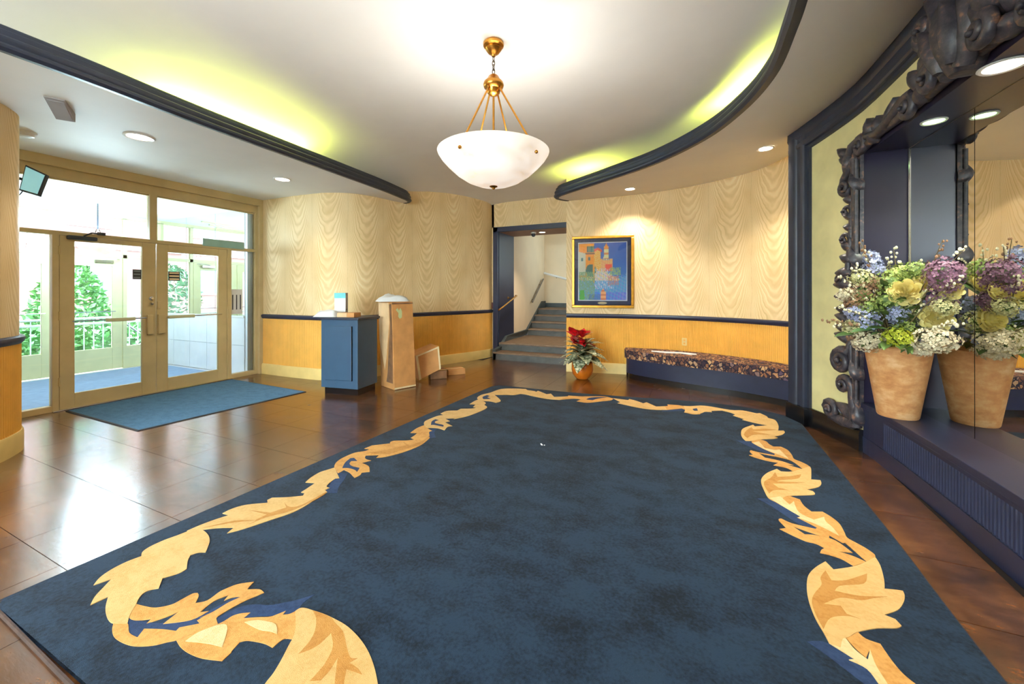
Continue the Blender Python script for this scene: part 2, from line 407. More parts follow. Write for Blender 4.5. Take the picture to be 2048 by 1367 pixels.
B().box(-3.80, -2.05, 7.66, 8.42, 2.655, 2.75).build('head_reveal', mat('taupe_reveal', (150, 116, 98), .6, .04), e)
# stairwell
e = empty('wall_stair', (-3.8, 8.4, 0), 'plain white stairwell walls seen through the opening', 'wall', kind='structure')
B().sheet([(-3.80, 8.42), (-3.80, 9.1), (-3.97, 10.95)], 0, 3.7).build('side_wall', 'white_wall', e)
B().sheet([(-3.97, 10.95), (-2.0, 10.95)], 0, 3.7).build('end_wall', 'white_wall', e)
st = empty('staircase', (-2.9, 7.3, 0), 'brown tiled steps with grey risers climbing behind the stair opening', 'stairs', kind='structure')
RS = .157
def step(y0, y1, z, x0, rise=RS):
    b = B().box(x0, -2.06, y0, y1, z - .035, z); b.build('tread', 'stair', st, bevel=.006)
    B().box(x0, -2.06, y0 + .02, y0 + .05, z - rise, z - .035).build('riser', 'stair_riser', st)
step(7.30, 7.66, RS, -3.77); step(7.60, 9.22, 2 * RS, -3.78)
for i in range(4): step(9.18 + i * .3, 9.18 + i * .3 + (.34 if i < 3 else .95), (3 + i) * RS, -3.78 - .02 * i)
B().box(-3.95, -2.06, 10.92, 10.95, 6 * RS, 6 * RS + .12).build('skirting', 'step_curb', st)
cv = [(7.32, 0), (7.32, .20), (7.62, .24), (7.95, .42), (9.15, .46), (10.6, 1.12), (10.95, 1.12), (10.95, 0)]
b = B(); n = len(cv)
for dx in (-.075, 0): b.v += [((-3.71 if y < 7.7 else -3.75 if y < 9.3 else -3.90 if y < 10.7 else -3.93) + dx, y, z) for y, z in cv]
tr = tessellate_polygon([[Vector((y, z, 0)) for y, z in cv]])
b.f = [tuple(t) for t in tr] + [tuple(n + i for i in t) for t in tr] + [(i, (i + 1) % n, n + (i + 1) % n, n + i) for i in range(n)]
b.build('stringer', 'step_curb', st)
e = empty('handrail', (-3.6, 7.5, 1.05), 'short brass handrail at the foot of the stairs', 'handrail')
B().tube([(-3.63, 7.30, 1.02), (-3.62, 7.46, 1.07), (-3.61, 8.15, 1.30), (-3.66, 8.2, 1.30)], .018, 10).build('rail', 'brass', e, smooth=True)
B().tube([(-3.61, 8.1, 1.28), (-3.70, 8.1, 1.25), (-3.80, 8.1, 1.25)], .009, 8).lathe([(.03, 0), (.03, .008), (.012, .012)], (-3.80, 8.1, 1.25), 16, (1, 0, 0)).build('bracket', 'brass', e, smooth=True)
e = empty('handrail', (-3.75, 9.6, 1.1), 'grey handrail on the white side wall of the upper stairs', 'handrail')
B().tube([(-3.79, 9.55, 1.12), (-3.88, 10.6, 1.74)], .022, 8).build('rail', mat('grey_rail', (120, 108, 96), .5), e, smooth=True)
B().tube([(-3.80, 9.7, 1.2), (-3.87, 9.7, 1.17)], .01, 6).build('bracket', 'bronze', e); B().tube([(-3.86, 10.4, 1.6), (-3.94, 10.4, 1.57)], .01, 6).build('bracket', 'bronze', e)
e = empty('handrail', (-3.9, 10.9, 1.9), 'white handrail sloping across the blue-lit end wall of the stairwell', 'handrail')
B().tube([(-3.95, 10.86, 1.92), (-2.1, 10.86, 1.42)], .03, 8).build('rail', 'white_plastic', e, smooth=True)
B().tube([(-3.6, 10.87, 1.81), (-3.6, 10.95, 1.78)], .01, 6).build('bracket', 'bronze', e); B().tube([(-2.6, 10.87, 1.54), (-2.6, 10.95, 1.51)], .01, 6).build('bracket', 'bronze', e)

# alcove wall, pilaster, header
def Wp(s, z, off=0.0):
    """point on the alcove wall: s metres along it from the niche's left edge (negative towards the pilaster), off = out into the room"""
    return _wp(s, off) + (z,)
_AL = [0.0]
for a_, b_ in zip(ALC, ALC[1:]): _AL.append(_AL[-1] + math.dist(a_, b_))
_k = min(range(len(ALC)), key=lambda i: abs(ALC[i][1] - 4.45)); _S0 = _AL[_k]
def _wp(s, off):
    s += _S0; i = 0
    while i < len(_AL) - 2 and _AL[i + 1] < s: i += 1
    a, c = ALC[i], ALC[i + 1]; L = _AL[i + 1] - _AL[i]; t = (s - _AL[i]) / L
    return (a[0] + (c[0] - a[0]) * t + (c[1] - a[1]) / L * off, a[1] + (c[1] - a[1]) * t - (c[0] - a[0]) / L * off)
NE = 2.70                                       # width of niche along s
e = empty('wall_alcove', (1.335, 4.45, 0), 'pale yellow plaster wall around the mirrored niche', 'wall', kind='structure')
n0 = [_wp(-_S0 + .02 + (_S0 - .02) * i / 12, 0) for i in range(13)]; n1 = [_wp(NE * i / 14, 0) for i in range(15)]; n2 = [_wp(NE + (4.7) * i / 6, 0) for i in range(7)]
b = B().sheet(n0, 0, 3.35).sheet(n1, 2.66, 3.35).sheet(n2, 0, 3.35)
b.sheet([(1.45, 5.5), ALC[0]], 0, 3.35); b.build('plaster', 'yellow_wall', e, smooth=50)
B().sweep([_wp(-_S0 + .26 + (_S0 - .26) * i / 10, 0) for i in range(11)], [(0, 0), (.035, 0), (.035, .16), (.022, .19), (0, .19)], -1).build('baseboard', 'black', e, smooth=30)
B().box(.0, .01, 0, .01, 0, .01).v
PR = [(0, 0), (0, .05), (.012, .062), (.10, .066), (.118, .058), (.128, .046), (.175, .042), (.188, .056), (.222, .056), (.236, .046), (.244, .026), (.275, .024), (.28, 0)]
e = empty('trim_2', (.98, 5.32, 0), 'deep navy moulded pilaster and header framing the mirror alcove', 'trim', kind='structure')
poly = [_wp(-_S0 + .005 + t, o) for t, o in PR]
B().prism(poly, .17, zs(.95) - .02).build('pilaster', 'navydark', e, smooth=30)
B().prism([_wp(-_S0 - .0 + t, o) for t, o in [(0, 0), (0, .082), (.285, .082), (.285, .0)]], 0, .185).build('plinth', 'black', e, bevel=.004)
hp = [_wp(-_S0 + .005 + (7.5 - .005) * i / 40, 0) for i in range(41)]
hp = [(x, y, zs(x) + .012) for x, y in hp]
B().sweep(hp, [(o * 1.0 + (.0 if o else 0), -t) for t, o in PR], -1).build('header', 'navydark', e, smooth=30)

# niche lining, ledge
ML = lambda y, d=0: 1.645 - .035 * (y - 4.2) + d     # mirror plane x at y
e = empty('wall_niche', (1.5, 4.45, .43), 'dark glossy navy lining of the mirrored niche', 'wall', kind='structure')
ya, yb = 4.45, 1.76
b = B().add([(1.335, ya, .43), (ML(ya), ya, .43), (ML(ya), ya, 2.60), (1.335, ya, 2.60)], [(0, 1, 2, 3)]); b.build('side_panel', 'niche', e)
b = B().add([(1.41, yb, .43), (ML(yb), yb, .43), (ML(yb), yb, 2.60), (1.41, yb, 2.60)], [(0, 1, 2, 3)]); b.build('side_panel', 'niche', e)
b = B(); cc = [_wp(NE * i / 14, 0) for i in range(15)]
for (x, y) in cc: b.v += [(x, y, 2.60), (max(ML(y), x), y, 2.60), (x, y, 2.70)]
for i in range(14): b.f += [(3 * i, 3 * i + 1, 3 * i + 4, 3 * i + 3), (3 * i, 3 * i + 3, 3 * i + 5, 3 * i + 2)]
b.build('top_panel', 'niche', e)
mr = empty('mirror', (1.65, 3.6, .43), 'large frameless wall mirror in two panes at the back of the navy niche', 'mirror')
for y0, y1 in ((4.449, 3.645), (3.638, 1.77)):
    b = B().add([(ML(y0), y0, .432), (ML(y1), y1, .432), (ML(y1), y1, 2.598), (ML(y0), y0, 2.598)], [(0, 1, 2, 3)])
    b.add([(ML(y0, .006), y0, .432), (ML(y1, .006), y1, .432), (ML(y1, .006), y1, 2.598), (ML(y0, .006), y0, 2.598)], [(3, 2, 1, 0)])
    b.f += [(0, 4, 5, 1), (1, 5, 6, 2), (2, 6, 7, 3), (3, 7, 4, 0)]; b.build('mirror_pane', 'mirror', mr)
B().add([(ML(4.45, .008), 4.45, .43), (ML(1.76, .008), 1.76, .43), (ML(1.76, .008), 1.76, 2.6), (ML(4.45, .008), 4.45, 2.6)], [(0, 1, 2, 3)]).build('backing', 'dark_plastic', mr)
B().tube([(ML(4.44, -.004), 4.44, .44), (ML(4.44, -.004), 4.44, 2.59)], .005, 6).build('edge_strip', 'chrome', mr)
lg = empty('display_ledge', (1.4, 3.1, 0), 'navy painted ledge with a ribbed front below the mirror', 'ledge', kind='structure')
fr = [_wp(.002 + (NE + .9) * i / 40, 0) for i in range(41)]
top = [(x - .022, y) for x, y in fr] + [(1.75, fr[-1][1]), (1.75, 4.447)]
B().prism(top, .385, .432).build('ledge_top', 'navy', lg, bevel=.004)
pts = even([_wp(.30 + (NE + .5) * i / 40, 0) for i in range(41)], .03 / 4); b = B()
for i, (x, y) in enumerate(pts):
    o = (.0, .009, .012, .009)[i % 4]; b.v += [(x + .012 - o, y, .13), (x + .012 - o, y, .355)]
b.f = [(2 * i, 2 * i + 2, 2 * i + 3, 2 * i + 1) for i in range(len(pts) - 1)]
b.build('ribbed_front', 'navy', lg, kind='stuff')
B().sweep([_wp(.0 + .31 * i / 4, 0) for i in range(5)], [(0, .13), (0, .39), (-.03, .39), (-.03, .13)], -1).build('end_panel', 'navy', lg)
B().sweep(fr, [(0, 0), (.006, 0), (.006, .135), (-.03, .135), (-.03, 0)], -1).build('kick_board', 'navy', lg)
B().sweep(fr, [(0, .35), (.004, .35), (.004, .39), (-.03, .39), (-.03, .35)], -1).build('top_rail', 'navy', lg)

# ceilings
ce = empty('ceiling', (-1.5, 3, ZC), 'white lobby ceiling with a cove curving down on the left', 'ceiling', kind='structure')
LE = cr([(-4.02, -3), (-4.03, -1), (-4.05, 1.0), (-4.17, 2.2), (-4.25, 3.3), (-4.35, 4.7), (-4.43, 5.32), (-4.47, 5.52), (-4.55, 5.64), (-4.74, 5.66)], 8)
RE0 = [(.46, -3), (.48, -2), (.49, -1), (.50, 0), (.51, .9), (.52, 1.7), (.535, 2.3), (.55, 2.70), (.56, 3.06), (.54, 3.66), (.386, 4.25), (.05, 4.86), (-.53, 5.46), (-1.27, 5.91), (-1.92, 6.275), (-2.10, 6.40), (-2.16, 6.52), (-2.12, 6.66), (-2.04, 6.80)]
RE0 = [(x - .022 if y < 4.4 else x, y) for x, y in RE0]; RE = cr(RE0, 8)
b = B(); nx_, ny_ = 44, 40; X0, X1, Y0, Y1 = -4.95, 1.6, -3, 7.75
for j in range(ny_ + 1):
    y = Y0 + (Y1 - Y0) * j / ny_
    for i in range(nx_ + 1):
        x = X0 + (X1 - X0) * i / nx_; z = ZC
        t = min(1, max(0, (-3.42 - x) / 1.3)); z -= .36 * (1 - math.sqrt(max(0, 1 - t * t)))
        t = max(0, (y - 5.6) / 2.1); z -= .14 * t * t
        b.v.append((x, y, z))
for j in range(ny_):
    for i in range(nx_):
        k = j * (nx_ + 1) + i; b.f.append((k, k + 1, k + nx_ + 2, k + nx_ + 1))
b.build('main_ceiling', 'ceiling', ce, smooth=60)
def slab(poly, zf, th, name, m, flip=False):
    b = B(); n = len(poly); b.v = [(x, y, zf(x)) for x, y in poly] + [(x, y, zf(x) + th) for x, y in poly]
    tr = tessellate_polygon([[Vector((x, y, 0)) for x, y in poly]])
    b.f = [tuple(t) for t in tr] + [tuple(n + i for i in t) for t in tr] + [(i, (i + 1) % n, n + (i + 1) % n, n + i) for i in range(n)]
    return b.build(name, m, ce)
slab(LE + [(-6.75, 5.66), (-6.75, -3)], lambda x: ZL, .02, 'left_soffit', 'soffit')
slab(RE + [(-2.0, 7.2), (.6, 7.2), (.6, -3)], zs, .02, 'right_soffit', 'soffit')
b = B()
for i in range(11): b.v += [(.6 + .1 * i, y, zs(.6 + .1 * i) + h) for h in (0, .02) for y in (-3, 7.2)]
for i in range(10): k = 4 * i; b.f += [(k, k + 1, k + 5, k + 4), (k + 2, k + 6, k + 7, k + 3)]
b.build('right_soffit_edge', 'soffit', ce, smooth=60)
def bead(hh, w):
    pr = [(0.0, -.004)]; nb = 5
    for i in range(nb):
        a0, a1 = PI / 2 * i / nb, PI / 2 * (i + 1) / nb
        for q in (0.0, .25, .5, .75):
            a = a0 + (a1 - a0) * q; r = 1 + .15 * math.sin(PI * q) - (.09 if q == 0 else 0)
            pr.append((-(1 - math.cos(a) * r) * w + .012, math.sin(a) * r * hh))
    return pr + [(-w, hh), (-w - .02, hh), (-w - .02, 0.018), (-.03, -.004)]
e = empty('trim_3', (-4.2, 3, ZL), 'dark beaded moulding along the straight left soffit edge', 'moulding', kind='structure')
B().sweep([(x, y, ZL) for x, y in LE], bead(.17, .10), -1).build('moulding', 'navydark', e, smooth=32)
e = empty('trim_4', (-.5, 5.4, zs(-.5)), 'dark beaded moulding around the sweeping curved right soffit edge', 'moulding', kind='structure')
B().sweep([(x, y, zs(x)) for x, y in RE], bead(.19, .11), 1).build('moulding', 'navydark', e, smooth=32)
# shell that closes the room
e = empty('wall_shell', (0, 0, 0), 'outer shell walls and roof that close the lobby', 'wall', kind='structure')
B().box(-6.75, 2.3, -3.05, 11.05, 3.72, 3.8).build('roof', 'ceiling', e)
for x0, x1, z0, z1 in ((-6.75, -4.6, 0, 3.72), (-1.5, 2.3, 0, 3.72), (-4.6, -1.5, 0, .4), (-4.6, -1.5, 3.2, 3.72)): B().box(x0, x1, -3.05, -3, z0, z1).build('rear_wall', 'yellow_wall', e)
e2_ = empty('fill_window', (-2.85, -3.02, .35), 'wide unseen rear window added to let fill daylight into the lobby', 'window', kind='structure')  # added opening in the unseen rear wall, lets in fill daylight
for x0, x1, z0, z1 in ((-4.6, -1.5, .4, .46), (-4.6, -1.5, 3.14, 3.2), (-4.6, -4.54, .4, 3.2), (-1.56, -1.5, .4, 3.2), (-3.08, -3.02, .4, 3.2)): B().box(x0, x1, -3.06, -2.99, z0, z1).build('frame', 'gold_frame', e2_)
for x0, x1 in ((-4.54, -3.08), (-3.02, -1.56)): B().box(x0, x1, -3.03, -3.022, .46, 3.14).build('pane', 'glass', e2_)
B().box(2.25, 2.3, -3, 11.05, 0, 3.72).build('side_wall', 'white_wall', e)
B().box(-6.75, 2.3, 11.0, 11.05, 0, 3.72).build('end_wall', 'white_wall', e)
B().box(-6.80, -6.72, -3, 11.0, 2.955, 3.72).build('lintel', 'white_wall', e)
B().box(-6.80, -6.74, -3, 1.54, 0, 3.0).box(-6.80, -6.74, 4.45, 11, 0, 3.0).build('side_wall', 'white_wall', e)
# ================================================================ ENTRANCE: inner storefront
XF = -6.75
def member(e, name, m, y0, y1, z0, z1, x0=XF - .09, x1=XF, bevel=.004): return B().box(x0, x1, y0, y1, z0, z1).build(name, m, e, bevel=bevel)
G = 'gold_frame'
def pane(e, y0, y1, z0, z1, x): return B().box(x - .004, x + .004, y0, y1, z0, z1).build('pane', 'glass', e)
w = empty('window_1', (XF, 3.1, 0), 'tan metal storefront frame with transom and sidelight panes around the doors', 'window', kind='structure')
member(w, 'header_beam', G, 1.5, 4.47, 2.84, 2.965, XF - .16, XF + .05)
member(w, 'head_rail', G, 1.5, 4.36, 2.72, 2.84)
member(w, 'head_stop', G, 1.5, 4.36, 2.70, 2.735, XF - .07, XF - .03)
member(w, 'transom_bar', G, 1.5, 4.36, 2.058, 2.105)
member(w, 'mullion', G, 2.91, 2.995, 2.10, 2.73)
member(w, 'mullion', G, 2.0, 2.056, 0, 2.07); member(w, 'mullion', G, 3.905, 3.968, 0, 2.07)
member(w, 'sill', G, 1.5, 2.0, 0, .07); member(w, 'sill', G, 3.968, 4.36, 0, .07)
member(w, 'jamb', G, 4.345, 4.40, 0, 2.84); member(w, 'jamb_casing', G, 4.39, 4.46, 0, 2.86, XF - .16, XF + .05)
member(w, 'jamb', G, 1.5, 1.58, 0, 2.84)
member(w, 'threshold', 'chrome', 2.0, 3.97, 0, .012, XF - .12, XF + .03)
for y0, y1, z0, z1 in ((1.58, 2.91, 2.105, 2.72), (2.995, 4.345, 2.105, 2.72), (1.58, 2.0, .07, 2.058), (3.968, 4.345, .07, 2.058)):
    pane(w, y0, y1, z0, z1, XF - .05)
def door(name, y0, y1, gy0, gy1, gz0, gz1, ztop, x, m, label, hinge, bar, plate):
    d = empty(name, (x, y0, 0), label, 'door', kind='structure'); xa, xb = x - .05, x - .005
    for a, c in ((y0 + .004, gy0), (gy1, y1 - .004)): B().box(xa, xb, a, c, .012, ztop).build('stile', m, d, bevel=.004)
    B().box(xa, xb, gy0, gy1, .012, gz0).build('rail', m, d, bevel=.004); B().box(xa, xb, gy0, gy1, gz1, ztop).build('rail', m, d, bevel=.004)
    pane(d, gy0, gy1, gz0, gz1, (xa + xb) / 2)
    B().tube([(x + .03, gy0 - .03, 1.042), (x + .03, gy1 + .03, 1.042)], .008, 8).build('push_bar', 'chrome', d)
    if bar: B().box(x + .015, x + .06, bar[0], bar[1], 1.015, 1.06).build('push_pad', 'outer_frame', d, bevel=.008)
    for z in (.34, 1.11, 1.88):
        B().tube([(x + .004, hinge, z - .05), (x + .004, hinge, z + .05)], .011, 8).build('hinge', m, d)
    if plate: B().box(x - .005, x + .035, plate[0], plate[1], .815, 1.08).build('pull_plate', m, d, bevel=.006)
    return d
d1 = door('door_1', 2.056, 2.983, 2.186, 2.83, .18, 2.0, 2.056, XF, G, 'left tan metal entrance door with a tall glass pane and dark closer', 2.058, (2.45, 2.735), (2.875, 2.94))
d2 = door('door_2', 2.985, 3.905, 3.12, 3.775, .18, 1.95, 2.056, XF, G, 'right tan metal entrance door with a tall glass pane', 3.903, (3.105, 3.425), (2.995, 3.075))
B().lathe([(.028, 0), (.028, .012), (.014, .016), (.012, .03), (0, .03)], (XF, 2.925, 1.30), 16, (1, 0, 0)).lathe([(.018, 0), (.018, .03), (0, .032)], (XF, 2.925, 1.235), 14, (1, 0, 0)).build('lock_cylinder', 'chrome', d1, smooth=True)
B().box(XF - .005, XF + .012, 2.992, 3.03, 1.16, 1.26).build('strike_plate', 'gold_frame', d2, bevel=.003)
b = B().box(XF + .0, XF + .055, 2.11, 2.37, 2.015, 2.062); cl = b.build('door_closer', 'dark_plastic', d1, bevel=.01)
B().tube([(XF + .04, 2.25, 2.065), (XF + .1, 2.30, 2.105), (XF + .02, 2.42, 2.11)], .009, 6).box(XF, XF + .03, 2.38, 2.45, 2.095, 2.13).build('closer_arm', 'dark_plastic', cl)
def slip(label, name, y0, y1, z0, z1, m, stripe, ns, x=XF - .02, vert=False, cat='sign'):
    o = B().box(x - .003, x, y0, y1, z0, z1).build(name, m, None, label=label, cat=cat)
    ORG[o.name] = Vector()
    b = B()
    for i in range(ns):
        t = (i + .5) / ns
        if vert: yy = y0 + (y1 - y0) * t; b.box(x, x + .002, yy - .008, yy + .008, z0 + (z1 - z0) * .18, z0 + (z1 - z0) * .78)
        else: zz = z0 + (z1 - z0) * t; b.box(x, x + .002, y0 + .01, y1 - .01, zz - .010, zz + .010)
    b.build('print', stripe, o); return o
slip('small dark striped sticker on the glass of the left entrance door', 'door_sticker', 2.735, 2.825, 1.56, 1.69, 'dark_plastic', mat('sticker_grey', (130, 140, 150), .5), 3)
slip('wide dark striped sticker on the glass of the right entrance door', 'door_sticker', 3.13, 3.27, 1.55, 1.68, 'dark_plastic', 'chrome', 3)
slip('white notice with dark vertical bars on the right sidelight', 'notice', 3.975, 4.155, 1.03, 1.43, 'white_plastic', 'dark_plastic', 3, XF - .035, True, 'notice')
o = B().box(XF + .0, XF + .012, 3.55, 4.16, 2.085, 2.2).build('transom_sign', mat('pale_teal_sign', (150, 190, 180), .4, .05), None, bevel=.003, label='pale teal sign plate leaning against the right transom window', cat='sign')
# mounted monitor by the column
mo = empty('monitor', (-6.35, 1.75, 2.55), 'small tilted wall monitor hung at the rounded wall end by the transom', 'monitor')
def monitor():
    q = [Vector(p) for p in ((-6.43, 1.71, 2.735), (-6.30, 1.825, 2.645), (-6.30, 1.765, 2.405), (-6.43, 1.665, 2.455))]
    nrm = (q[1] - q[0]).cross(q[3] - q[0]).normalized()
    if nrm.x < 0: nrm = -nrm
    bk = [p - nrm * .045 for p in q]
    B().hexa(bk + q).build('housing', 'dark_plastic', mo, bevel=.004)
    c = sum(q, Vector()) / 4; s = [c + (p - c) * .88 + nrm * .002 for p in q]; s2 = [p - nrm * .003 for p in s]
    B().hexa(s2 + s).build('screen', mat('screen_reflection_glow', (150, 204, 216), .25, .03, emit=((150, 212, 226), .45)), mo)  # pale blue reflection put in as screen colour and a faint glow
    cb = sum(bk, Vector()) / 4
    B().tube([cb, cb + Vector((-.06, -.05, .02)), (-6.5, 1.53, 2.62)], .014, 8).build('bracket', 'dark_plastic', mo)
    B().tube(cr([tuple(bk[3]), (-6.42, 1.66, 2.40), (-6.47, 1.60, 2.36), (-6.5, 1.53, 2.45)], 5), .005, 6).build('cable', 'dark_plastic', mo)
monitor()
# ================================================================ VESTIBULE
XO = -9.47
e = empty('wall_vestibule', (-8.1, 4.25, 0), 'bright white vestibule shell beyond the entrance doors', 'wall', kind='structure')
VW = mat('vestibule_white', (236, 238, 244), .5, .02, 2)
B().box(XO - .3, XF - .12, -.4, 4.5, 2.77, 2.9).build('vestibule_ceiling', VW, e)
B().box(XO - .1, XF - .07, 4.26, 4.44, 0, 2.77).build('side_wall', VW, e)
B().box(XO - .1, XF - .07, -.4, -.3, 0, 2.77).build('side_wall', VW, e)
for i in range(5):
    for j in range(2):
        x1 = XF - .13 - i * .53
        B().box(x1 - .522, x1, 4.245, 4.26, .012 + j * .475, .48 + j * .475).build('marble_panel', mat('white_marble', (232, 234, 242), .25, .04, 3) if i + j == 0 else bpy.data.materials['white_marble'], e)
B().box(XO, XF - .13, 4.235, 4.26, .955, .985).build('dado_cap', 'white_plastic', e)
for x0, x1 in ((XO + .02, -8.6), (-8.59, -7.7), (-7.69, XF - .13)):
    B().box(x0, x1, 4.25, 4.258, .985, 2.765).build('mirror_pane', 'mirror', e)
for i in range(3): B().box(XO + .12 + i * .28, XO + .16 + i * .28, .4 + .1 * i, 3.9 - .28 * (2 - i), 2.745, 2.775).build('ceiling_strip', 'outer_frame', e)
e = empty('floor_vestibule', (-8.1, 2, 0), 'pale vestibule floor beyond the glass doors', 'floor', kind='structure')
B().box(XO - .1, XF, -.4, 4.4, -.1, -.002).build('floor_slab', mat('pale_terrazzo', (214, 212, 214), .3, .06, 9), e)
o = B().box(XO + .15, -7.15, .7, 4.15, 0, .012).build('vestibule_mat', mat('vestibule_mat_blue', (122, 142, 168), .9, .08, 12), None, bevel=.004, label='blue carpet mat on the vestibule floor beyond the glass doors', cat='mat')
vp = empty('pendant_lamp', (-8.2, 2.9, 2.77), 'slender hanging lamp in the vestibule seen through the transom glass', 'lamp')
B().lathe([(.075, 0), (.075, -.012), (.03, -.04), (0, -.045)], (-8.2, 2.9, 2.77), 20).build('canopy', 'outer_frame', vp, smooth=True)
B().tube([(-8.2, 2.9, 2.73), (-8.2, 2.9, 2.33)], .010, 8).build('rod', 'dark_plastic', vp)
b = B()
for k in range(4):
    t = k * PI / 2 + .5; b.tube(cr([(-8.2 + .02 * math.cos(t), 2.9 + .02 * math.sin(t), 2.33), (-8.2 + .05 * math.cos(t), 2.9 + .05 * math.sin(t), 2.24), (-8.2 + .10 * math.cos(t), 2.9 + .10 * math.sin(t), 2.10)], 4), .006, 6)
b.build('arm', 'bronze', vp, smooth=True)
B().lathe([(0, 1.94), (.12, 1.97), (.21, 2.05), (.24, 2.10), (.232, 2.10), (.12, 1.985), (0, 1.955)], (-8.2, 2.9, 0), 28).build('bowl', 'alabaster', vp, smooth=True)
w = empty('window_2', (XO, 3, 0), 'pale olive outer storefront frame beyond the vestibule', 'window', kind='structure')
O = 'outer_frame'
for nm, y0, y1, z0, z1 in (('header_beam', -.4, 4.26, 2.71, 2.78), ('transom_bar', -.4, 4.26, 2.0, 2.06), ('mullion', 3.69, 3.745, 0, 2.72), ('mullion', 1.86, 1.93, 0, 2.02), ('mullion', .1, .2, 0, 2.72), ('mullion', 1.86, 1.93, 2.05, 2.72), ('kick_panel', 3.745, 4.26, 0, .40), ('kick_panel', -.4, 1.86, 0, .39), ('jamb', 4.2, 4.27, 0, 2.72)):
    B().box(XO - .08, XO, y0, y1, z0, z1).build(nm, O, w)
for y0, y1, z0, z1 in ((-.4, .1, 2.06, 2.71), (.2, 1.86, 2.06, 2.71), (1.93, 3.69, 2.06, 2.71), (3.745, 4.2, 2.06, 2.71), (3.745, 4.2, .4, 2.0), (-.4, 1.86, .39, 2.0)): pane(w, y0, y1, z0, z1, XO - .04)
for nm, y0, y1, g0, g1, lb, cy in (('door_3', 1.935, 2.81, 2.06, 2.69, 'outer pale olive glazed door seen through the left sidelight', 2.1), ('door_4', 2.815, 3.685, 2.95, 3.545, 'outer pale olive glazed door with closer seen through the left entrance door', 3.3)):
    d = door(nm, y0, y1, g0, g1, .395, 1.84, 1.995, XO, O, lb, y0 + .002, None, None)
    B().box(XO, XO + .05, cy, cy + .24, 1.90, 1.945).tube([(XO + .05, cy + .1, 1.95), (XO + .12, cy + .25, 1.965), (XO + .02, cy + .33, 1.97)], .008, 6).build('door_closer', 'chrome', d)
# ================================================================ OUTSIDE
e = empty('ground', (-15, 3, -.12), 'pale pavement outside the entrance', 'ground', kind='structure')
B().box(-60, 30, -30, 40, -.4, -.15).build('pavement', mat('pale_concrete', (160, 158, 154), .8, .05, 1.5), e)
def bush(name, x, y, r, h, n, seed, m, label, cone=True):
    rr = random.Random(seed); t = empty(name, (x, y, -.1), label, 'tree')
    B().tube([(x, y, -.1), (x, y, h * .7)], [.06, .02], 6).build('trunk', 'bronze', t)
    b = B()
    for i in range(n):
        z = rr.random() ** (1.4 if cone else .9); rad = r * (math.sqrt(1 - z) if cone else math.sqrt(max(0, 1 - (2 * z - 1) ** 2))) * (.55 + .45 * rr.random() ** .5)
        a = rr.random() * 2 * PI; p = Vector((x + rad * math.cos(a), y + rad * math.sin(a), .05 + z * h))
        u = Vector((rr.uniform(-1, 1), rr.uniform(-1, 1), rr.uniform(-.4, 1))).normalized(); v = u.orthogonal().normalized(); s = rr.uniform(.05, .11)
        b.add([p - u * s, p + v * s * .45, p + u * s, p - v * s * .45 + Vector((0, 0, .01))], [(0, 1, 2, 3)])
    b.build('foliage', m, t, kind='stuff')
LG = mat('outdoor_leaf', (70, 122, 60), .5, .25, 5); LB = mat('outdoor_blue_leaf', (74, 112, 86), .5, .25, 5)
bush('conifer_shrub', -13.3, 4.25, .92, 2.1, 2200, 3, LG, 'bright green rounded conifer shrub outside the left entrance door')
bush('leafy_tree', -13.6, 2.3, .85, 2.1, 1700, 4, LB, 'bluish green leafy tree outside, seen through the left sidelight', False)
bush('low_shrub', -12.6, 6.0, .7, 1.2, 1200, 5, LG, 'low green shrub outside beyond the vestibule mirror wall', False)
for i, (x, y) in enumerate(((-11.5, .9), (-11.4, 2.15), (-11.5, 3.4), (-11.5, 4.65))):
    bush('hedge_shrub', x, y, .58, .62, 700, 20 + i, LG, ('far left', 'second from left', 'third from left', 'far right')[i] + ' low hedge shrub behind the entrance railing', False)
rl = empty('railing', (-10.6, 3, 0), 'pale metal railing with balusters outside the vestibule', 'railing')
RW = mat('pale_railing', (120, 130, 130), .4, .03)
for z in (.88, .78, .12): B().tube([(-10.6, -1, z), (-10.6, 4.5, z)], .022, 6).build('rail', RW, rl)
bmesh_bal = None
for i in range(40):
    if bmesh_bal is None: bmesh_bal = B().tube([(-10.6, -.9, -.1), (-10.6, -.9, .88)], .010, 6).build('baluster', RW, rl); continue
    c = bmesh_bal.copy(); COL.objects.link(c); c.location.y += .135 * i
B().tube([(-10.6, 4.0, .9), (-10.85, 4.5, .5)], .02, 6).build('stair_rail', 'dark_plastic', rl)
bd = empty('building', (-24, 4, 0), 'pinkish brick apartment building across the way', 'building')
B().box(-26, -24, -25, 40, -.1, 14).build('wall', mat('pink_brick', (98, 66, 64), .8, .06, 1.2), bd)
WF = 'white_plastic'; DG = mat('dark_window_glass', (60, 76, 100), .15, .1)
for j, z in enumerate((1.2, 4.2, 7.2)):
    for i in range(9):
        y = -8 + i * 3.1
        f = B().box(-24.05, -23.94, y, y + 1.5, z, z + 1.6).build('window', WF, bd)
        B().box(-23.95, -23.92, y + .08, y + .72, z + .08, z + 1.52).build('pane', DG, f); B().box(-23.95, -23.92, y + .78, y + 1.42, z + .08, z + 1.52).build('pane', DG, f)
for z in (3.3, 6.3): B().box(-24.08, -23.9, -25, 40, z, z + .15).build('string_course', 'white_plastic', bd)
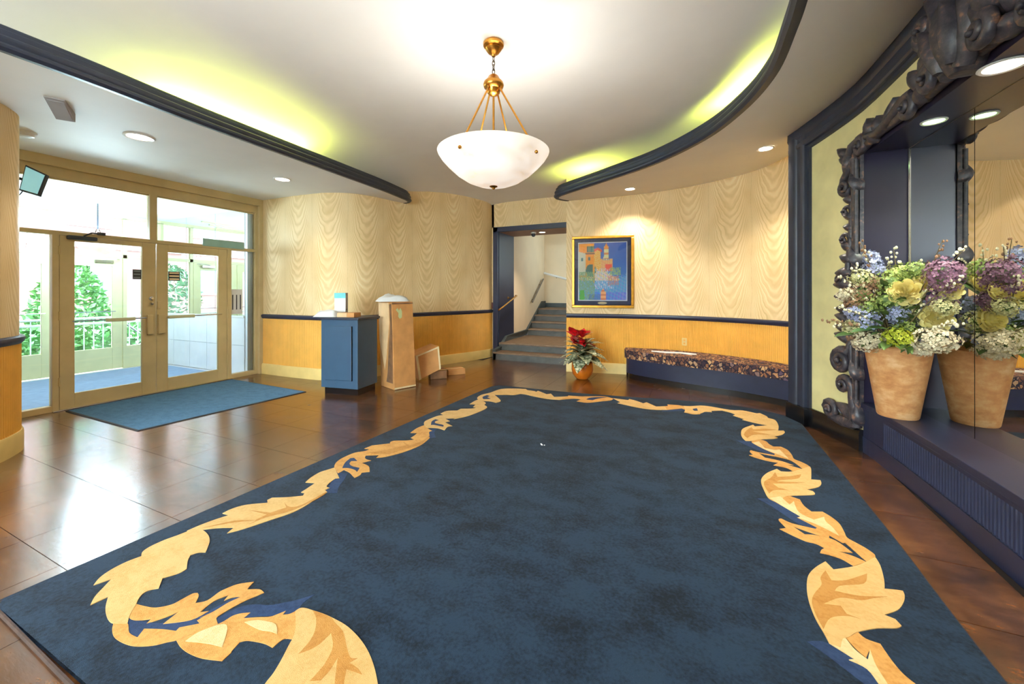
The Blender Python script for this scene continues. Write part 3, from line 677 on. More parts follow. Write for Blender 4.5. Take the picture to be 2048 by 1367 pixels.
RUG = [
('a','-2586,1362 -2509,1348 -2442,1320 -2386,1279 -2355,1253 -2388,1236 -2401,1207 -2364,1176 -2299,1139 -2298,1108 -2330,1054 -2300,1033 -2268,1011 -2290,989 -2293,964 -2272,939 -2244,919 -2216,895 -2182,870 -2142,848 -2199,826 -2241,826 -2296,838 -2348,856 -2411,887 -2420,832 -2468,864 -2507,906 -2547,950 -2569,894 -2609,930 -2633,982 -2637,1042 -2623,1095 -2661,1116 -2679,1156 -2677,1219 -2662,1272 -2652,1319 -2629,1355'),
('b','-2202,827 -2162,808 -2109,795 -2043,796 -1983,808 -1924,838 -1891,869 -1866,892 -1834,945 -1785,999 -1836,1018 -1846,1030 -1894,1011 -1900,979 -1872,975 -1926,928 -1919,913 -1981,894 -2050,865 -2023,832 -2081,830 -2151,851'),
('b','-2244,919 -2190,929 -2140,944 -2099,981 -2092,1017 -2087,1056 -2071,1069 -2046,1061 -2012,1030 -1981,1062 -1987,1119 -1969,1160 -1984,1129 -1962,1178 -1907,1221 -1895,1192 -1886,1177 -1835,1201 -1796,1197 -1806,1173 -1824,1135 -1837,1083 -1843,1031 -1833,1014 -1894,1011 -1904,992 -1888,1037 -1883,1091 -1866,1137 -1898,1119 -1912,1092 -1928,1121 -1950,1071 -1937,1009 -1909,1029 -1925,970 -2008,910 -2024,976 -2038,936 -2073,883 -2085,904 -2132,873 -2186,871'),
('b','-1865,889 -1812,879 -1751,878 -1684,887 -1607,911 -1612,946 -1617,950 -1630,989 -1613,1004 -1576,1016 -1532,1025 -1488,1026 -1489,1056 -1481,1074 -1452,1084 -1490,1125 -1569,1183 -1579,1162 -1601,1148 -1608,1168 -1623,1142 -1641,1118 -1685,1095 -1734,1067 -1737,1098 -1768,1080 -1789,1055 -1799,1006'),
('c','-1792,1002 -1756,1014 -1712,985 -1667,945 -1716,936 -1768,921 -1827,901 -1827,946'),
('c','-1708,1055 -1669,1084 -1595,1102 -1559,1093 -1530,1073 -1566,1070 -1616,1057'),
('a','-1564,1203 -1542,1213 -1506,1217 -1451,1223 -1397,1224 -1314,1220 -1228,1201 -1150,1172 -1080,1133 -1015,1085 -965,1038 -950,988 -1088,909 -1291,863 -1353,885 -1375,920 -1386,958 -1410,1007 -1442,1061 -1456,1087 -1490,1125 -1569,1183'),
('v','-1502,1216 -1449,1221 -1395,1222 -1367,1211 -1299,1192 -1228,1146 -1181,1119 -1153,1128 -1167,1101 -1122,1098 -1088,1086 -1156,1078 -1123,1035 -1086,997 -1112,985 -1153,1022 -1224,1100 -1209,1050 -1207,1009 -1240,990 -1242,1031 -1248,1064 -1277,1123 -1336,1166 -1334,1129 -1338,1098 -1352,1072 -1372,1047 -1381,1103 -1406,1149 -1454,1193'),
('s','-1576,1288 -1618,1235 -1666,1190 -1707,1158 -1764,1138 -1807,1108 -1828,1059 -1838,1022 -1797,1005 -1714,1084 -1589,1152 -1579,1162 -1570,1199 -1581,1234'),
('s','-2195,867 -2084,825 -2020,830 -1905,907 -1791,1000 -1859,1038 -1833,1182 -1879,1168 -1927,993 -2019,911 -2139,876'),
('a','-2662,1320 -2656,1384 -2640,1451 -2613,1521 -2671,1516 -2672,1571 -2639,1638 -2536,1714 -2571,1735 -2571,1768 -2481,1817 -2407,1872 -2428,1901 -2460,1899 -2471,1962 -2487,2033 -2559,2011 -2587,2077 -2601,2165 -2584,2223 -2566,2273 -2467,2210 -2389,2160 -2410,2143 -2395,2075 -2369,2030 -2333,2025 -2338,1989 -2296,1975 -2295,1904 -2279,1791 -2286,1697 -2331,1592 -2384,1470 -2428,1403 -2449,1454 -2533,1411 -2602,1356 -2624,1323'),
('v','-2617,1364 -2515,1498 -2409,1547 -2406,1621 -2555,1607 -2405,1643 -2372,1725 -2442,1763 -2366,1739 -2314,1774 -2306,1899 -2306,1977 -2288,1933 -2288,1798 -2315,1695 -2378,1602 -2401,1510 -2399,1551 -2496,1487'),
('b','-2566,2273 -2619,2328 -2647,2389 -2656,2461 -2646,2555 -2593,2621 -2587,2667 -2639,2658 -2631,2734 -2625,2745 -2513,2847 -2536,2866 -2528,2910 -2429,2963 -2373,3013 -2435,3033 -2442,3093 -2460,3163 -2525,3139 -2551,3273 -2539,3380 -2454,3317 -2364,3275 -2369,3231 -2308,3154 -2309,3128 -2273,3107 -2238,2922 -2278,2732 -2350,2598 -2404,2554 -2423,2605 -2517,2552 -2491,2515 -2451,2495 -2403,2494 -2440,2426 -2426,2425 -2340,2403 -2265,2335 -2309,2299 -2288,2260 -2291,2212 -2342,2236 -2394,2260 -2467,2276 -2461,2213'),
('v','-2538,2593 -2441,2720 -2353,2870 -2437,2923 -2318,2875 -2291,2990 -2292,3111 -2251,2939 -2315,2777 -2375,2647'),
('h','-2504,2293 -2561,2373 -2589,2453 -2569,2472 -2497,2439 -2542,2418 -2516,2375 -2459,2348 -2382,2349 -2348,2289 -2392,2310 -2460,2313'),
('s','-2479,2221 -2395,2243 -2340,2159 -2289,2066 -2230,1998 -2300,1964 -2347,2019 -2421,2137'),
('a','-2539,3380 -2604,3474 -2606,3585 -2590,3694 -2546,3748 -2610,3772 -2603,3885 -2501,3950 -2501,4026 -2384,4091 -2359,4150 -2406,4148 -2432,4258 -2507,4237 -2521,4390 -2510,4462 -2410,4418 -2348,4360 -2326,4286 -2245,4202 -2244,4030 -2290,3814 -2372,3676 -2354,3717 -2467,3649 -2370,3596 -2393,3539 -2261,3478 -2291,3435 -2263,3340 -2357,3362 -2430,3343 -2454,3317'),
('h','-2477,3409 -2536,3505 -2545,3580 -2493,3572 -2502,3520 -2465,3475 -2362,3461 -2331,3417 -2445,3424'),
('s','-2406,3325 -2358,3347 -2322,3253 -2227,3141 -2285,3102 -2363,3208'),
('a','-2510,4462 -2573,4550 -2585,4690 -2532,4841 -2488,5077 -2318,5183 -2172,5221 -2062,5108 -2180,4875 -2287,4826 -2436,4758 -2334,4659 -2224,4525 -2243,4429 -2330,4455 -2410,4440'),
('h','-2464,4506 -2521,4597 -2510,4699 -2458,4674 -2459,4602 -2387,4564 -2418,4527'),
('a','-2277,5172 -2030,5165 -1981,5122 -1980,5201 -1809,5075 -1766,5126 -1674,4987 -1525,5072 -1567,4882 -1733,4862 -1962,4914 -2077,4952 -2252,4935'),
('b','-1669,4972 -1528,5083 -1528,5130 -1349,5165 -1092,5282 -957,5228 -968,5139 -1069,5038 -1213,4903 -1351,4910 -1324,5015 -1422,5015 -1567,4882'),
('h','-1259,5034 -1240,5127 -1147,5210 -1043,5246 -1133,5147 -1178,5043'),
('a','-959,5238 -770,5230 -765,5287 -680,5243 -579,5156 -548,5223 -423,5076 -330,5133 -297,4986 -458,4931 -642,4952 -870,5039 -840,5090'),
('b','-423,5076 -295,5159 -306,5230 -179,5252 -60,5227 55,5319 91,5238 51,4970 -24,4936 -113,4983 -69,5048 -140,5123 -297,4986'),
('s','-354,4960 -140,5123 -104,5056 -338,4903'),
('a','-127,5246 -54,5260 112,5355 375,5287 498,5326 633,5264 669,5291 719,5187 726,5125 780,5072 780,4880 748,4701 797,4724 799,4672 759,4579 685,4496 711,4472 675,4431 546,4349 489,4288 425,4259 406,4344 407,4468 440,4627 547,4802 556,4749 686,4843 578,4874 462,4942 488,4969 384,5066 412,5113 367,5177 285,5228 169,5158 176,5108 107,5093 71,5025 19,4950 -112,4969 -106,5086'),
('v','521,4706 529,4641 630,4701 741,4724 621,4630 513,4568 663,4535 516,4468 447,4339 428,4427 463,4571'),
('h','-25,5141 20,5199 32,5095 -7,5077'),
('b','489,4288 546,4349 593,4325 609,4254 634,4205 694,4228 733,4163 743,4049 742,3965 781,3921 815,3867 820,3803 762,3768 717,3909 649,3950 533,3973 492,3993 528,3895 636,3872 712,3820 665,3807 761,3763 682,3692 648,3741 566,3753 611,3825 543,3829 458,3863 414,3899 447,3924 429,3984 440,4025 505,3999 607,3988 618,4022 550,4100 475,4226'),
('c','475,4226 535,4287 559,4125 633,4117 668,4144 691,4026 701,3946 636,4020 550,4100'),
('a','578,3684 599,3646 681,3683 821,3845 819,3787 775,3583 833,3596 824,3535 789,3464 709,3389 740,3377 744,3341 716,3310 574,3232 518,3153 500,3098 449,3133 436,3251 434,3371 451,3464 502,3578'),
('v','555,3610 558,3528 639,3573 728,3651 689,3558 571,3476 539,3440 723,3503 616,3440 506,3390 533,3334 595,3324 499,3280 460,3211 447,3335 463,3412 511,3492'),
('s','348,4236 425,4255 481,4217 550,4100 618,4022 606,3977 483,4069'),
('b','522,3201 574,3237 632,3209 638,3126 664,3062 726,3090 757,3043 780,2975 779,2883 776,2821 810,2779 841,2738 855,2685 797,2612 750,2760 737,2752 691,2808 684,2779 624,2786 523,2825 567,2760 621,2776 706,2764 757,2670 689,2654 751,2638 794,2609 725,2545 685,2586 636,2599 600,2598 616,2635 635,2656 601,2683 556,2687 500,2721 447,2762 484,2789 459,2867 476,2893 526,2859 638,2850 648,2868 567,2946 588,2966 498,3079 447,3142'),
('c','452,3145 522,3198 556,3100 590,3161 590,3018 653,2956 718,3020 713,2963 731,2906 740,2822 651,2906 571,2943 588,2966 498,3079'),
('s','375,3110 447,3142 498,3079 588,2966 576,2945 650,2869 637,2848 583,2857 541,2894 457,3021'),
('a','606,2526 625,2469 720,2536 793,2607 851,2676 848,2603 823,2483 800,2408 847,2422 871,2426 864,2389 839,2333 797,2270 734,2214 767,2203 775,2170 750,2147 679,2114 600,2058 563,2017 532,1988 512,1934 479,1944 473,1997 462,2070 461,2166 473,2265 500,2365 547,2449'),
('v','586,2443 592,2370 659,2404 765,2501 725,2409 621,2347 585,2295 675,2303 790,2349 728,2311 674,2273 596,2254 515,2178 581,2196 590,2151 635,2143 586,2138 520,2096 477,2015 468,2096 472,2171 495,2234 541,2317 550,2373'),
('b','563,2017 600,2058 618,2032 660,2026 669,1955 681,1907 696,1881 715,1854 714,1787 608,1703 600,1809 605,1894 608,1969 586,1926 563,1962 546,2005'),
('c','532,1988 545,1999 560,1951 589,1918 613,1976 607,1900 615,1829 617,1728 590,1805 572,1870 524,1888 545,1900 479,1944 512,1937'),
('s','403,1921 443,1942 479,1944 546,1903 524,1888 572,1870 590,1805 593,1749 567,1775 503,1835 452,1883')]
# ================================================================ RUG
rug = empty('area_rug', (-.9, 3, 0), 'large navy blue area rug with a carved gold leaf scroll border', 'rug')
outl = cr([(-2.78, .66), (-1.0, .63), (.94, .66), (1.0, .74), (1.0, 2.2), (1.015, 3.0), (1.01, 4.6), (.975, 5.20), (.70, 5.44), (.34, 5.53), (-.2, 5.50), (-.85, 5.40), (-1.6, 5.31), (-2.45, 5.29), (-2.66, 5.22), (-2.70, 4.9), (-2.74, 3.6), (-2.83, .78), (-2.825, .69), (-2.78, .66)], 5)[:-1]
B().prism(outl, .001, .018).build('pile', 'rug', rug)
B().sweep(outl + outl[:1], [(0, .0), (.008, .0), (.010, .009), (.006, .016), (0, .017)], -1).build('binding', 'rug_edge', rug)
def soften(pl):
    n = len(pl); sharp = []
    for i in range(n):
        a, b, c = pl[i - 1], pl[i], pl[(i + 1) % n]; t = math.atan2(c[1] - b[1], c[0] - b[0]) - math.atan2(b[1] - a[1], b[0] - a[0]); t = (t + PI) % (2 * PI) - PI
        if abs(t) > .95: sharp.append(i)
    if not sharp: return cr(pl + pl[:1], 4)[:-1]
    out = []
    for j, s in enumerate(sharp):
        e = sharp[(j + 1) % len(sharp)]; e = e + n if e <= s else e
        run = [pl[q % n] for q in range(s, e + 1)]; out += cr(run, 4)[:-1] if len(run) > 2 else run[:-1]
    return out
NM = dict(a='gold_leaf', b='gold_stem', c='ivory_highlight', v='amber_vein', h='blue_inlay', s='slate_shadow_leaf')
ZT = dict(s=.0192, b=.0205, a=.0215, v=.0222, c=.0222, h=.0224); MT = dict(a='rug_a', b='rug_b', c='rug_c', v='rug_v', h='rug_s', s='rug_s')
for kk, txt in RUG:
    pl = [tuple(int(q) / 1000 for q in p.split(',')) for p in txt.split()]
    ZT[kk] += .00003
    try: B().prism(soften(pl), .010, ZT[kk]).build(NM[kk], MT[kk], rug)
    except Exception as ex: print('rug', kk, ex)
# hidden front border of the rug repeats the same scroll (only its ends show)
mt = empty('entrance_mat', (-5.8, 3, 0), 'blue ribbed entrance mat with black rubber edge in front of the glass doors', 'mat')
mp = [(-6.66, 2.10), (-5.08, 2.10), (-4.93, 3.86), (-6.66, 3.92)]
B().prism(mp, .001, .009).build('mat_pile', 'mat', mt)
B().sweep(mp + mp[:1], [(0, 0), (.022, .0), (.020, .007), (0, .0095)], -1).build('rubber_edge', 'rubber', mt)
def scrap(x, y, z, n, r, s):
    b = B(); rr = random.Random(s)
    for i in range(n):
        px, py = x + rr.uniform(-r, r), y + rr.uniform(-r, r); q = rr.uniform(.006, .014)
        b.hexa([(px - q, py - q * .5, z), (px + q, py - q * .7, z), (px + q * .7, py + q * .5, z), (px - q * .6, py + q * .6, z), (px - q * .8, py - q * .4, z + q * .7), (px + q * .8, py - q * .6, z + q * .5), (px + q * .6, py + q * .3, z + q * .8), (px - q * .5, py + q * .5, z + q * .4)])
    return b
scrap(-1.235, 3.382, .0185, 3, .03, 3).build('paper_scrap', 'white_plastic', None, label='tiny white paper scraps lying in the middle of the navy rug', cat='paper')
# ================================================================ DESK
A = math.radians(9); ux, uy = math.cos(A), math.sin(A); wx, wy = -uy, ux
DC = (-4.085, 3.995)                            # near right corner of the body
def dk(a, d, z): return (DC[0] + ux * a + wx * d, DC[1] + uy * a + wy * d, z)
def dbox(b, a0, a1, d0, d1, z0, z1): return b.hexa([dk(a0, d0, z0), dk(a1, d0, z0), dk(a1, d1, z0), dk(a0, d1, z0), dk(a0, d0, z1), dk(a1, d0, z1), dk(a1, d1, z1), dk(a0, d1, z1)])
de = empty('reception_cabinet', DC + (0,), 'navy blue reception cabinet with a raised door panel holding mail', 'cabinet')
dbox(B(), -.58, 0, 0, .44, .09, 1.015).build('body', 'desk', de, bevel=.004)
dbox(B(), -.545, -.02, .03, .42, .0, .09).build('toe_kick', 'black', de)
dbox(B(), -.62, .03, -.03, .47, 1.015, 1.045).build('countertop', 'navydark', de, bevel=.006)
dr = dbox(B(), -.50, -.085, -.022, 0, .20, .93).build('door', 'desk', de, bevel=.006)
dbox(B(), -.085, -.078, -.018, .002, .20, .93).build('door_edge', 'black', dr)
def pillow(b, c, sx, sy, h, rot, seed, n=10, droop=0):
    rr = random.Random(seed); ca, sa = math.cos(rot), math.sin(rot); k = len(b.v)
    for top in (1, 0):
        for j in range(n + 1):
            for i in range(n + 1):
                x, y = -1 + 2 * i / n, -1 + 2 * j / n; q = ((1 - x * x) * (1 - y * y)) ** .45
                z = h * q * (.9 + .16 * math.sin(5 * x + seed) * math.cos(4 * y + seed * 2) + rr.uniform(-.08, .08)) if top else .004 * q
                X, Y = x * sx * (1 - .06 * (1 - q)), y * sy * (1 - .06 * (1 - q)); zz = max(.001, z) + .002
                if droop and x < -.45: zz -= droop * (-.45 - x) ** 1.3
                b.v.append((c[0] + X * ca - Y * sa, c[1] + X * sa + Y * ca, c[2] + zz))
    m = (n + 1) ** 2
    for t in (0, 1):
        for j in range(n):
            for i in range(n):
                a = k + t * m + j * (n + 1) + i; b.f.append((a, a + 1, a + n + 2, a + n + 1))
    return b
zt = 1.046
pk = pillow(B(), dk(-.53, .08, zt), .17, .12, .10, A + .15, 2, droop=.0)
pk.build('poly_mailer', 'poly', None, smooth=60, label='crumpled white poly mailer on the left of the blue cabinet top', cat='parcel')
bx = empty('carton_box', dk(-.30, .34, zt), 'upright white box with a teal band standing on the blue cabinet', 'box')
def obox(b, o, rot, x0, x1, y0, y1, z0, z1):
    c, s = math.cos(rot), math.sin(rot); P = lambda x, y, z: (o[0] + x * c - y * s, o[1] + x * s + y * c, o[2] + z)
    return b.hexa([P(x0, y0, z0), P(x1, y0, z0), P(x1, y1, z0), P(x0, y1, z0), P(x0, y0, z1), P(x1, y0, z1), P(x1, y1, z1), P(x0, y1, z1)])
bo = dk(-.40, .27, zt); br = A + .45
obox(B(), bo, br, -.15, 0, 0, .14, 0, .33).build('carton', 'white_plastic', bx, bevel=.003)
obox(B(), bo, br, -.151, -.0, -.0015, .0, .255, .33).build('teal_band', 'teal', bx)
obox(B(), bo, br, .0, .0015, .0, .14, .0, .33).build('grey_side', mat('grey_box_side', (176, 168, 166), .5), bx)
obox(B(), bo, br, .0015, .0025, .025, .09, .085, .10).build('print', 'dark_plastic', bx)
fb = empty('carton_box', dk(-.2, .1, zt), 'low flat brown carton at the front of the blue cabinet top', 'box')
obox(B(), dk(-.10, .06, zt), A + .10, -.25, 0, 0, .17, 0, .06).build('carton', 'carton', fb, bevel=.003)
obox(B(), dk(-.10, .06, zt), A + .10, -.251, -.11, -.0015, .0, .002, .058).build('pale_label', 'carton_pale', fb)
# tall carton
tc = empty('carton_box', (-3.86, 4.43, 0), 'tall worn brown carton standing on the floor beside the blue cabinet', 'box')
c0 = Vector((-3.86, 4.45, 0)); e1 = Vector((.125, .325, 0)); e2 = Vector((-.37, .14, 0)); tp = Vector((-.055, .0, 1.245))
def tq(a, d, h, o=0): return c0 + e1 * a + e2 * d + tp * h + Vector((0, 0, .002))
B().hexa([tq(0, 0, 0), tq(1, 0, 0), tq(1, 1, 0), tq(0, 1, 0), tq(.02, 0, 1), tq(.98, 0, 1), tq(.98, 1, 1), tq(.02, 1, 1)]).build('carton', 'carton', tc, bevel=.006)
n1_ = e1.cross(Vector((0, 0, 1))).normalized(); n2_ = -e1.normalized()
def on2(d, h): return tq(0.01, d, h) + n2_ * .003     # left face
b = B(); b.v = [tuple(on2(d, h)) for d, h in ((.02, .60), (.02, .98), (.17, .97), (.13, .74), (.30, .5), (.45, .18), (.62, .02), (.1, .02), (.05, .3))]
b.f = [tuple(t) for t in tessellate_polygon([[Vector((d, h, 0)) for d, h in ((.02, .60), (.02, .98), (.17, .97), (.13, .74), (.30, .5), (.45, .18), (.62, .02), (.1, .02), (.05, .3))]])]
b.build('torn_tape', 'carton_dark', tc)
b = B(); pp = [(.2, .99), (1.0, .99), (1.0, .55), (.66, .2), (.5, .35), (.32, .6), (.2, .76)]
b.v = [tuple(tq(0.01, d, h) + n2_ * .0022) for d, h in pp]; b.f = [tuple(t) for t in tessellate_polygon([[Vector((d, h, 0)) for d, h in pp]])]
b.build('pale_panel', 'carton_pale', tc)
def on1(a, h): return tq(a, 0, h) + n1_ * .004
def decal(name, m, cx, cz, pts):
    b = B(); b.v = [tuple(on1(cx + a, cz + h)) for a, h in pts]; b.f = [tuple(range(len(pts)))]; b.build(name, m, tc)
decal('green_mark', mat('pale_green_mark', (190, 196, 140), .6), .30, .88, [(-.12, .03), (-.03, .05), (.02, .02), (.1, .05), (.16, .01), (.15, -.06), (.05, -.075), (-.02, -.05), (0, -.01)])
decal('tape', 'carton_dark', .5, .985, [(-.48, -.012), (.48, -.012), (.48, .006), (-.48, .006)])
decal('tape', 'tape', .5, .012, [(-.49, -.006), (.49, -.006), (.49, .012), (-.49, .012)])
pillow(B(), tuple(tq(.5, .5, 1) + Vector((-.03, -.03, .0))), .245, .17, .11, .9, 9).build('poly_mailer', 'poly', None, smooth=60, label='puffy white poly mailer lying on top of the tall brown carton', cat='parcel')
# tilted carton and its prop
tb = empty('carton_box', (-3.9, 5.05, 0), 'small tilted carton edged with tape leaning behind the tall brown carton', 'box')
q = [Vector(p) for p in ((-3.885, 5.045, .02), (-3.66, 5.30, .17), (-3.72, 5.33, .52), (-3.96, 5.05, .39))]; ex = Vector((-.30, .20, .01))
B().hexa([q[0], q[1], q[1] + ex, q[0] + ex, q[3], q[2], q[2] + ex, q[3] + ex]).build('carton', 'carton', tb, bevel=.005)
nn = (q[1] - q[0]).cross(q[3] - q[0]).normalized(); nn = nn if nn.y < 0 else -nn
def strip(a, c, wv): return [a + nn * .003, c + nn * .003, c + wv + nn * .003, a + wv + nn * .003]
for a, c, wv in ((q[0], q[3], (q[1] - q[0]) * .1), (q[1], q[2], (q[0] - q[1]) * .07), (q[3], q[2], (q[0] - q[3]) * .06)):
    b = B(); b.v = [tuple(p) for p in strip(a, c, wv)]; b.f = [(0, 1, 2, 3)]; b.build('tape', 'tape', tb)
o = empty('carton_box', (-3.75, 5.35, 0), 'low dark brown carton propping up the small tilted carton', 'box')
obox(B(), (-3.80, 5.22, .001), .75, 0, .26, .02, .30, 0, .125).build('carton', 'carton_dark', o, bevel=.004)
obox(B(), (-3.80, 5.22, .001), .75, .0, .262, .10, .15, .0, .127).build('tape', 'tape', o)
o = empty('carton_box', (-3.62, 5.6, 0), 'flat brown carton on the floor by the golden dado', 'box')
obox(B(), (-3.72, 5.60, .001), .9, 0, .30, 0, .22, 0, .09).build('carton', 'carton', o, bevel=.004)
obox(B(), (-3.72, 5.60, .001), .9, -.001, .301, .09, .13, .0, .0915).build('tape', 'tape', o)
# ================================================================ PAINTING
pa = Vector((-1.948, 6.775, 0)); pb = Vector((-.930, 6.945, 0)); pd = (pb - pa); PW = pd.length; pd.normalize(); pn = Vector((pd.y, -pd.x, 0)); Z0, Z1 = 1.115, 2.345
def pp_(u, z, o): return pa + pd * u + pn * o + Vector((0, 0, z))
pt = empty('framed_painting', tuple(pp_(PW / 2, Z0, 0)), 'gold framed harbour town painting with dark blue mat on the curved wall', 'picture')
def pbox(u0, u1, z0, z1, o0, o1): return B().hexa([pp_(u0, z0, o0), pp_(u1, z0, o0), pp_(u1, z1, o0), pp_(u0, z1, o0), pp_(u0, z0, o1), pp_(u1, z0, o1), pp_(u1, z1, o1), pp_(u0, z1, o1)])
GF = mat('gilt_frame', (206, 150, 52), .3, .12, 12, metal=.7)
fw = .045
for u0, u1, z0, z1 in ((0, PW, Z0, Z0 + fw), (0, PW, Z1 - fw, Z1), (0, fw, Z0 + fw, Z1 - fw), (PW - fw, PW, Z0 + fw, Z1 - fw)):
    pbox(u0, u1, z0, z1, -.03, .022).build('frame_bar', GF, pt, bevel=.008)
pbox(fw, PW - fw, Z0 + fw, Z1 - fw, -.012, .002).build('mat_board', mat('navy_mat_board', (46, 58, 92), .8, .03), pt)
mu, mz = .105, .105
iu0, iu1, iz0, iz1 = fw + .075, PW - fw - .075, Z0 + fw + .09, Z1 - fw - .075
for u0, u1, z0, z1 in ((iu0 - .014, iu1 + .014, iz0 - .014, iz0), (iu0 - .014, iu1 + .014, iz1, iz1 + .014), (iu0 - .014, iu0, iz0, iz1), (iu1, iu1 + .014, iz0, iz1)):
    pbox(u0, u1, z0, z1, .001, .005).build('fillet', 'white_plastic', pt)
def sstep(a, b, x): t = min(1, max(0, (x - a) / (b - a))); return t * t * (3 - 2 * t)
def paint(u, v):       # u right, v up, 0..1 : a made-up harbour town
    rr = lambda s: (math.sin(u * 91.7 * s + v * 53.1 * s + s) * math.sin(u * 37.3 * s - v * 71.9 * s + 2 * s))
    sky = (38 + 40 * (1 - v), 84 + 50 * (1 - v), 158 + 20 * (1 - v)); c = sky
    if v < .42 + .06 * rr(1.1): c = tuple(a * .55 + b * .45 for a, b in zip((70, 130, 180), (150 + 50 * rr(.7), 175 + 40 * rr(.9), 195 + 30 * rr(1.3))))
    if v < .14: c = (60 + 60 * u + 20 * rr(.6), 130 + 20 * rr(.8), 190)
    hill = .66 - .55 * max(0, u - .3)
    if u < .86 and .34 < v < hill + .06 * rr(.5): c = (214 + 30 * rr(.8), 186 + 40 * rr(1.1), 160 + 40 * rr(.6))
    if .44 < u < .72 and .50 < v < .72: c = (224, 168 + 20 * rr(1), 120)
    if .56 < u < .70 and .50 < v < .62: c = (208, 92, 74)
    if .50 < u < .64 and .70 < v < .755: c = (236, 214, 180) if int(u * 60) % 2 else (70, 84, 130)
    if .53 < u < .635 and .72 < v < .93 - abs(u - .583) * .0: c = (238, 214, 170) if int(v * 34) % 3 else (196, 132, 80)
    if .52 < u < .65 and .90 < v < 1.0 - abs(u - .583) * 1.9: c = (232, 140, 62)
    if .32 < u < .47 and .50 < v < .92 - .4 * abs(u - .4): c = (236, 158, 70) if rr(1.4) > -.3 else (244, 208, 150)
    if .30 < u < .50 and .88 - .5 * abs(u - .4) < v < .92 - .5 * abs(u - .4): c = (186, 70, 40)
    if u < .33 and .40 < v < 1: c = (240, 140 + 14 * rr(.9), 34)
    if .17 < u < .32 and .84 < v < .95: c = (50, 96, 88) if int(u * 90) % 3 else (150, 150, 110)
    if .10 < u < .34 and .80 < v < .83: c = (90, 60, 40)
    if u < .14 and .44 < v < .82 + .25 * (.14 - u): c = (206, 200, 178)
    if .05 < u < .09 and .68 < v < .74 or .20 < u < .25 and .70 < v < .76: c = (70, 110, 110)
    if (u - .26) ** 2 + (v - .52) ** 2 < .012: c = (66, 100, 92)
    if .30 < u < .34 and .3 < v < .62: c = (236, 150, 66)
    d = .5 + .5 * rr(2.3)
    if v < .5 and u < .34 and d > .35: c = (84 + 60 * d, 118 + 50 * d, 84 + 50 * d)
    if .02 < u < .12 and v < .17: c = (70, 130 + 30 * d, 60)
    if .34 < u < .74 and v < .55 and d > .62 and v > .2: c = (196 + 40 * rr(3), 204, 214)
    if .62 < u < .84 and .26 < v < .42 and d > .5: c = (188, 130, 120)
    if .66 < u < .88 and .44 < v < .56 and d > .4: c = (150, 172, 120)
    if .46 < u < .57 and v < .15 or (u - .515) ** 2 * 2 + (v - .15) ** 2 < .002: c = (222, 160, 116) if int(v * 40) % 3 else (186, 110, 78)
    if .22 < u < .46 and v < .10 and int(u * 70) % 2: c = (60, 80, 110)
    g_ = sum(c) / 3
    return tuple(min(255, max(0, (g_ + (q - g_) * 1.25) * 1.12)) for q in c)
nu, nv = 72, 84; b = B()
for j in range(nv + 1):
    for i in range(nu + 1): b.v.append(tuple(pp_(iu0 + (iu1 - iu0) * i / nu, iz0 + (iz1 - iz0) * j / nv, .0035)))
b.f = [(j * (nu + 1) + i, j * (nu + 1) + i + 1, (j + 1) * (nu + 1) + i + 1, (j + 1) * (nu + 1) + i) for j in range(nv) for i in range(nu)]
k = NT('painted_print'); at = k.n('ShaderNodeVertexColor'); at.layer_name = 'paint'; k.l(at.outputs[0], k.b.inputs['Base Color']); k.b.inputs['Roughness'].default_value = .5
po = b.build('print', k.m, pt); ca = po.data.color_attributes.new('paint', 'FLOAT_COLOR', 'POINT')
for j in range(nv + 1):
    for i in range(nu + 1): ca.data[j * (nu + 1) + i].color = srgb(paint(i / nu, j / nv))
pbox(fw, PW - fw, Z0 + fw, Z1 - fw, .0075, .0085).build('picture_glass', 'picglass', pt)
B().lathe([(0, .003), (.075, .003), (.078, .001), (.078, 0)], tuple(pp_(PW / 2, Z0 + fw + .038, .003)), 24, tuple(pn)).build('title_plaque', mat('plaque_gold', (222, 200, 150), .4, .03), pt)
pl = pt.children[-1]; c = Vector(pp_(PW / 2, Z0 + fw + .038, 0)) - ORG[pt.name]
for v_ in pl.data.vertices: v_.co.z = c.z + (v_.co.z - c.z) * .28
# ================================================================ BENCH
BF = [(-1.06, 6.90), (-1.05, 6.72), (-.98, 6.60), (-.78, 6.47), (-.4, 6.30), (.06, 6.15), (.54, 5.98), (1.0, 5.74), (1.3, 5.50)]
bf = cr(BF, 7); back = [p for p in cr([(1.41, 5.62), (1.34, 5.80), (1.09, 6.18), (.69, 6.52), (.07, 6.83), (-.5, 6.94), (-1.05, 6.925)], 7)]
be = empty('bench', (-.2, 6.5, 0), 'curved built-in bench with leaf patterned cushion and navy base below the dado', 'bench')
def inset(path, d): 
    out = []
    for i, p in enumerate(path):
        a, c = path[max(0, i - 1)], path[min(len(path) - 1, i + 1)]; L = math.dist(a, c); out.append((p[0] - (c[1] - a[1]) / L * d, p[1] + (c[0] - a[0]) / L * d))
    return out
B().prism(inset(bf, .03)[1:] + back, .085, .325).build('base', 'navy', be, smooth=30)
B().prism(inset(bf, .065)[1:] + back, .0, .085).build('kick_board', 'black', be, smooth=30)
b = B().prism(bf + back, .325, .455); b.build('cushion', 'cushion', be, bevel=.03, smooth=30)
B().tube([(-.62, 6.62, .462), (-.4, 6.55, .464), (-.2, 6.60, .464), (-.05, 6.52, .464), (.02, 6.56, .464)], [.012, .02, .016, .022, .01], 6, flat=.4).build('paper_strip', 'poly', None, label='thin strip of white paper lying on the patterned bench cushion', cat='paper')
o = empty('outlet', (-.30, 6.90, .62), 'cream electrical outlet cover on the golden dado above the bench', 'outlet')
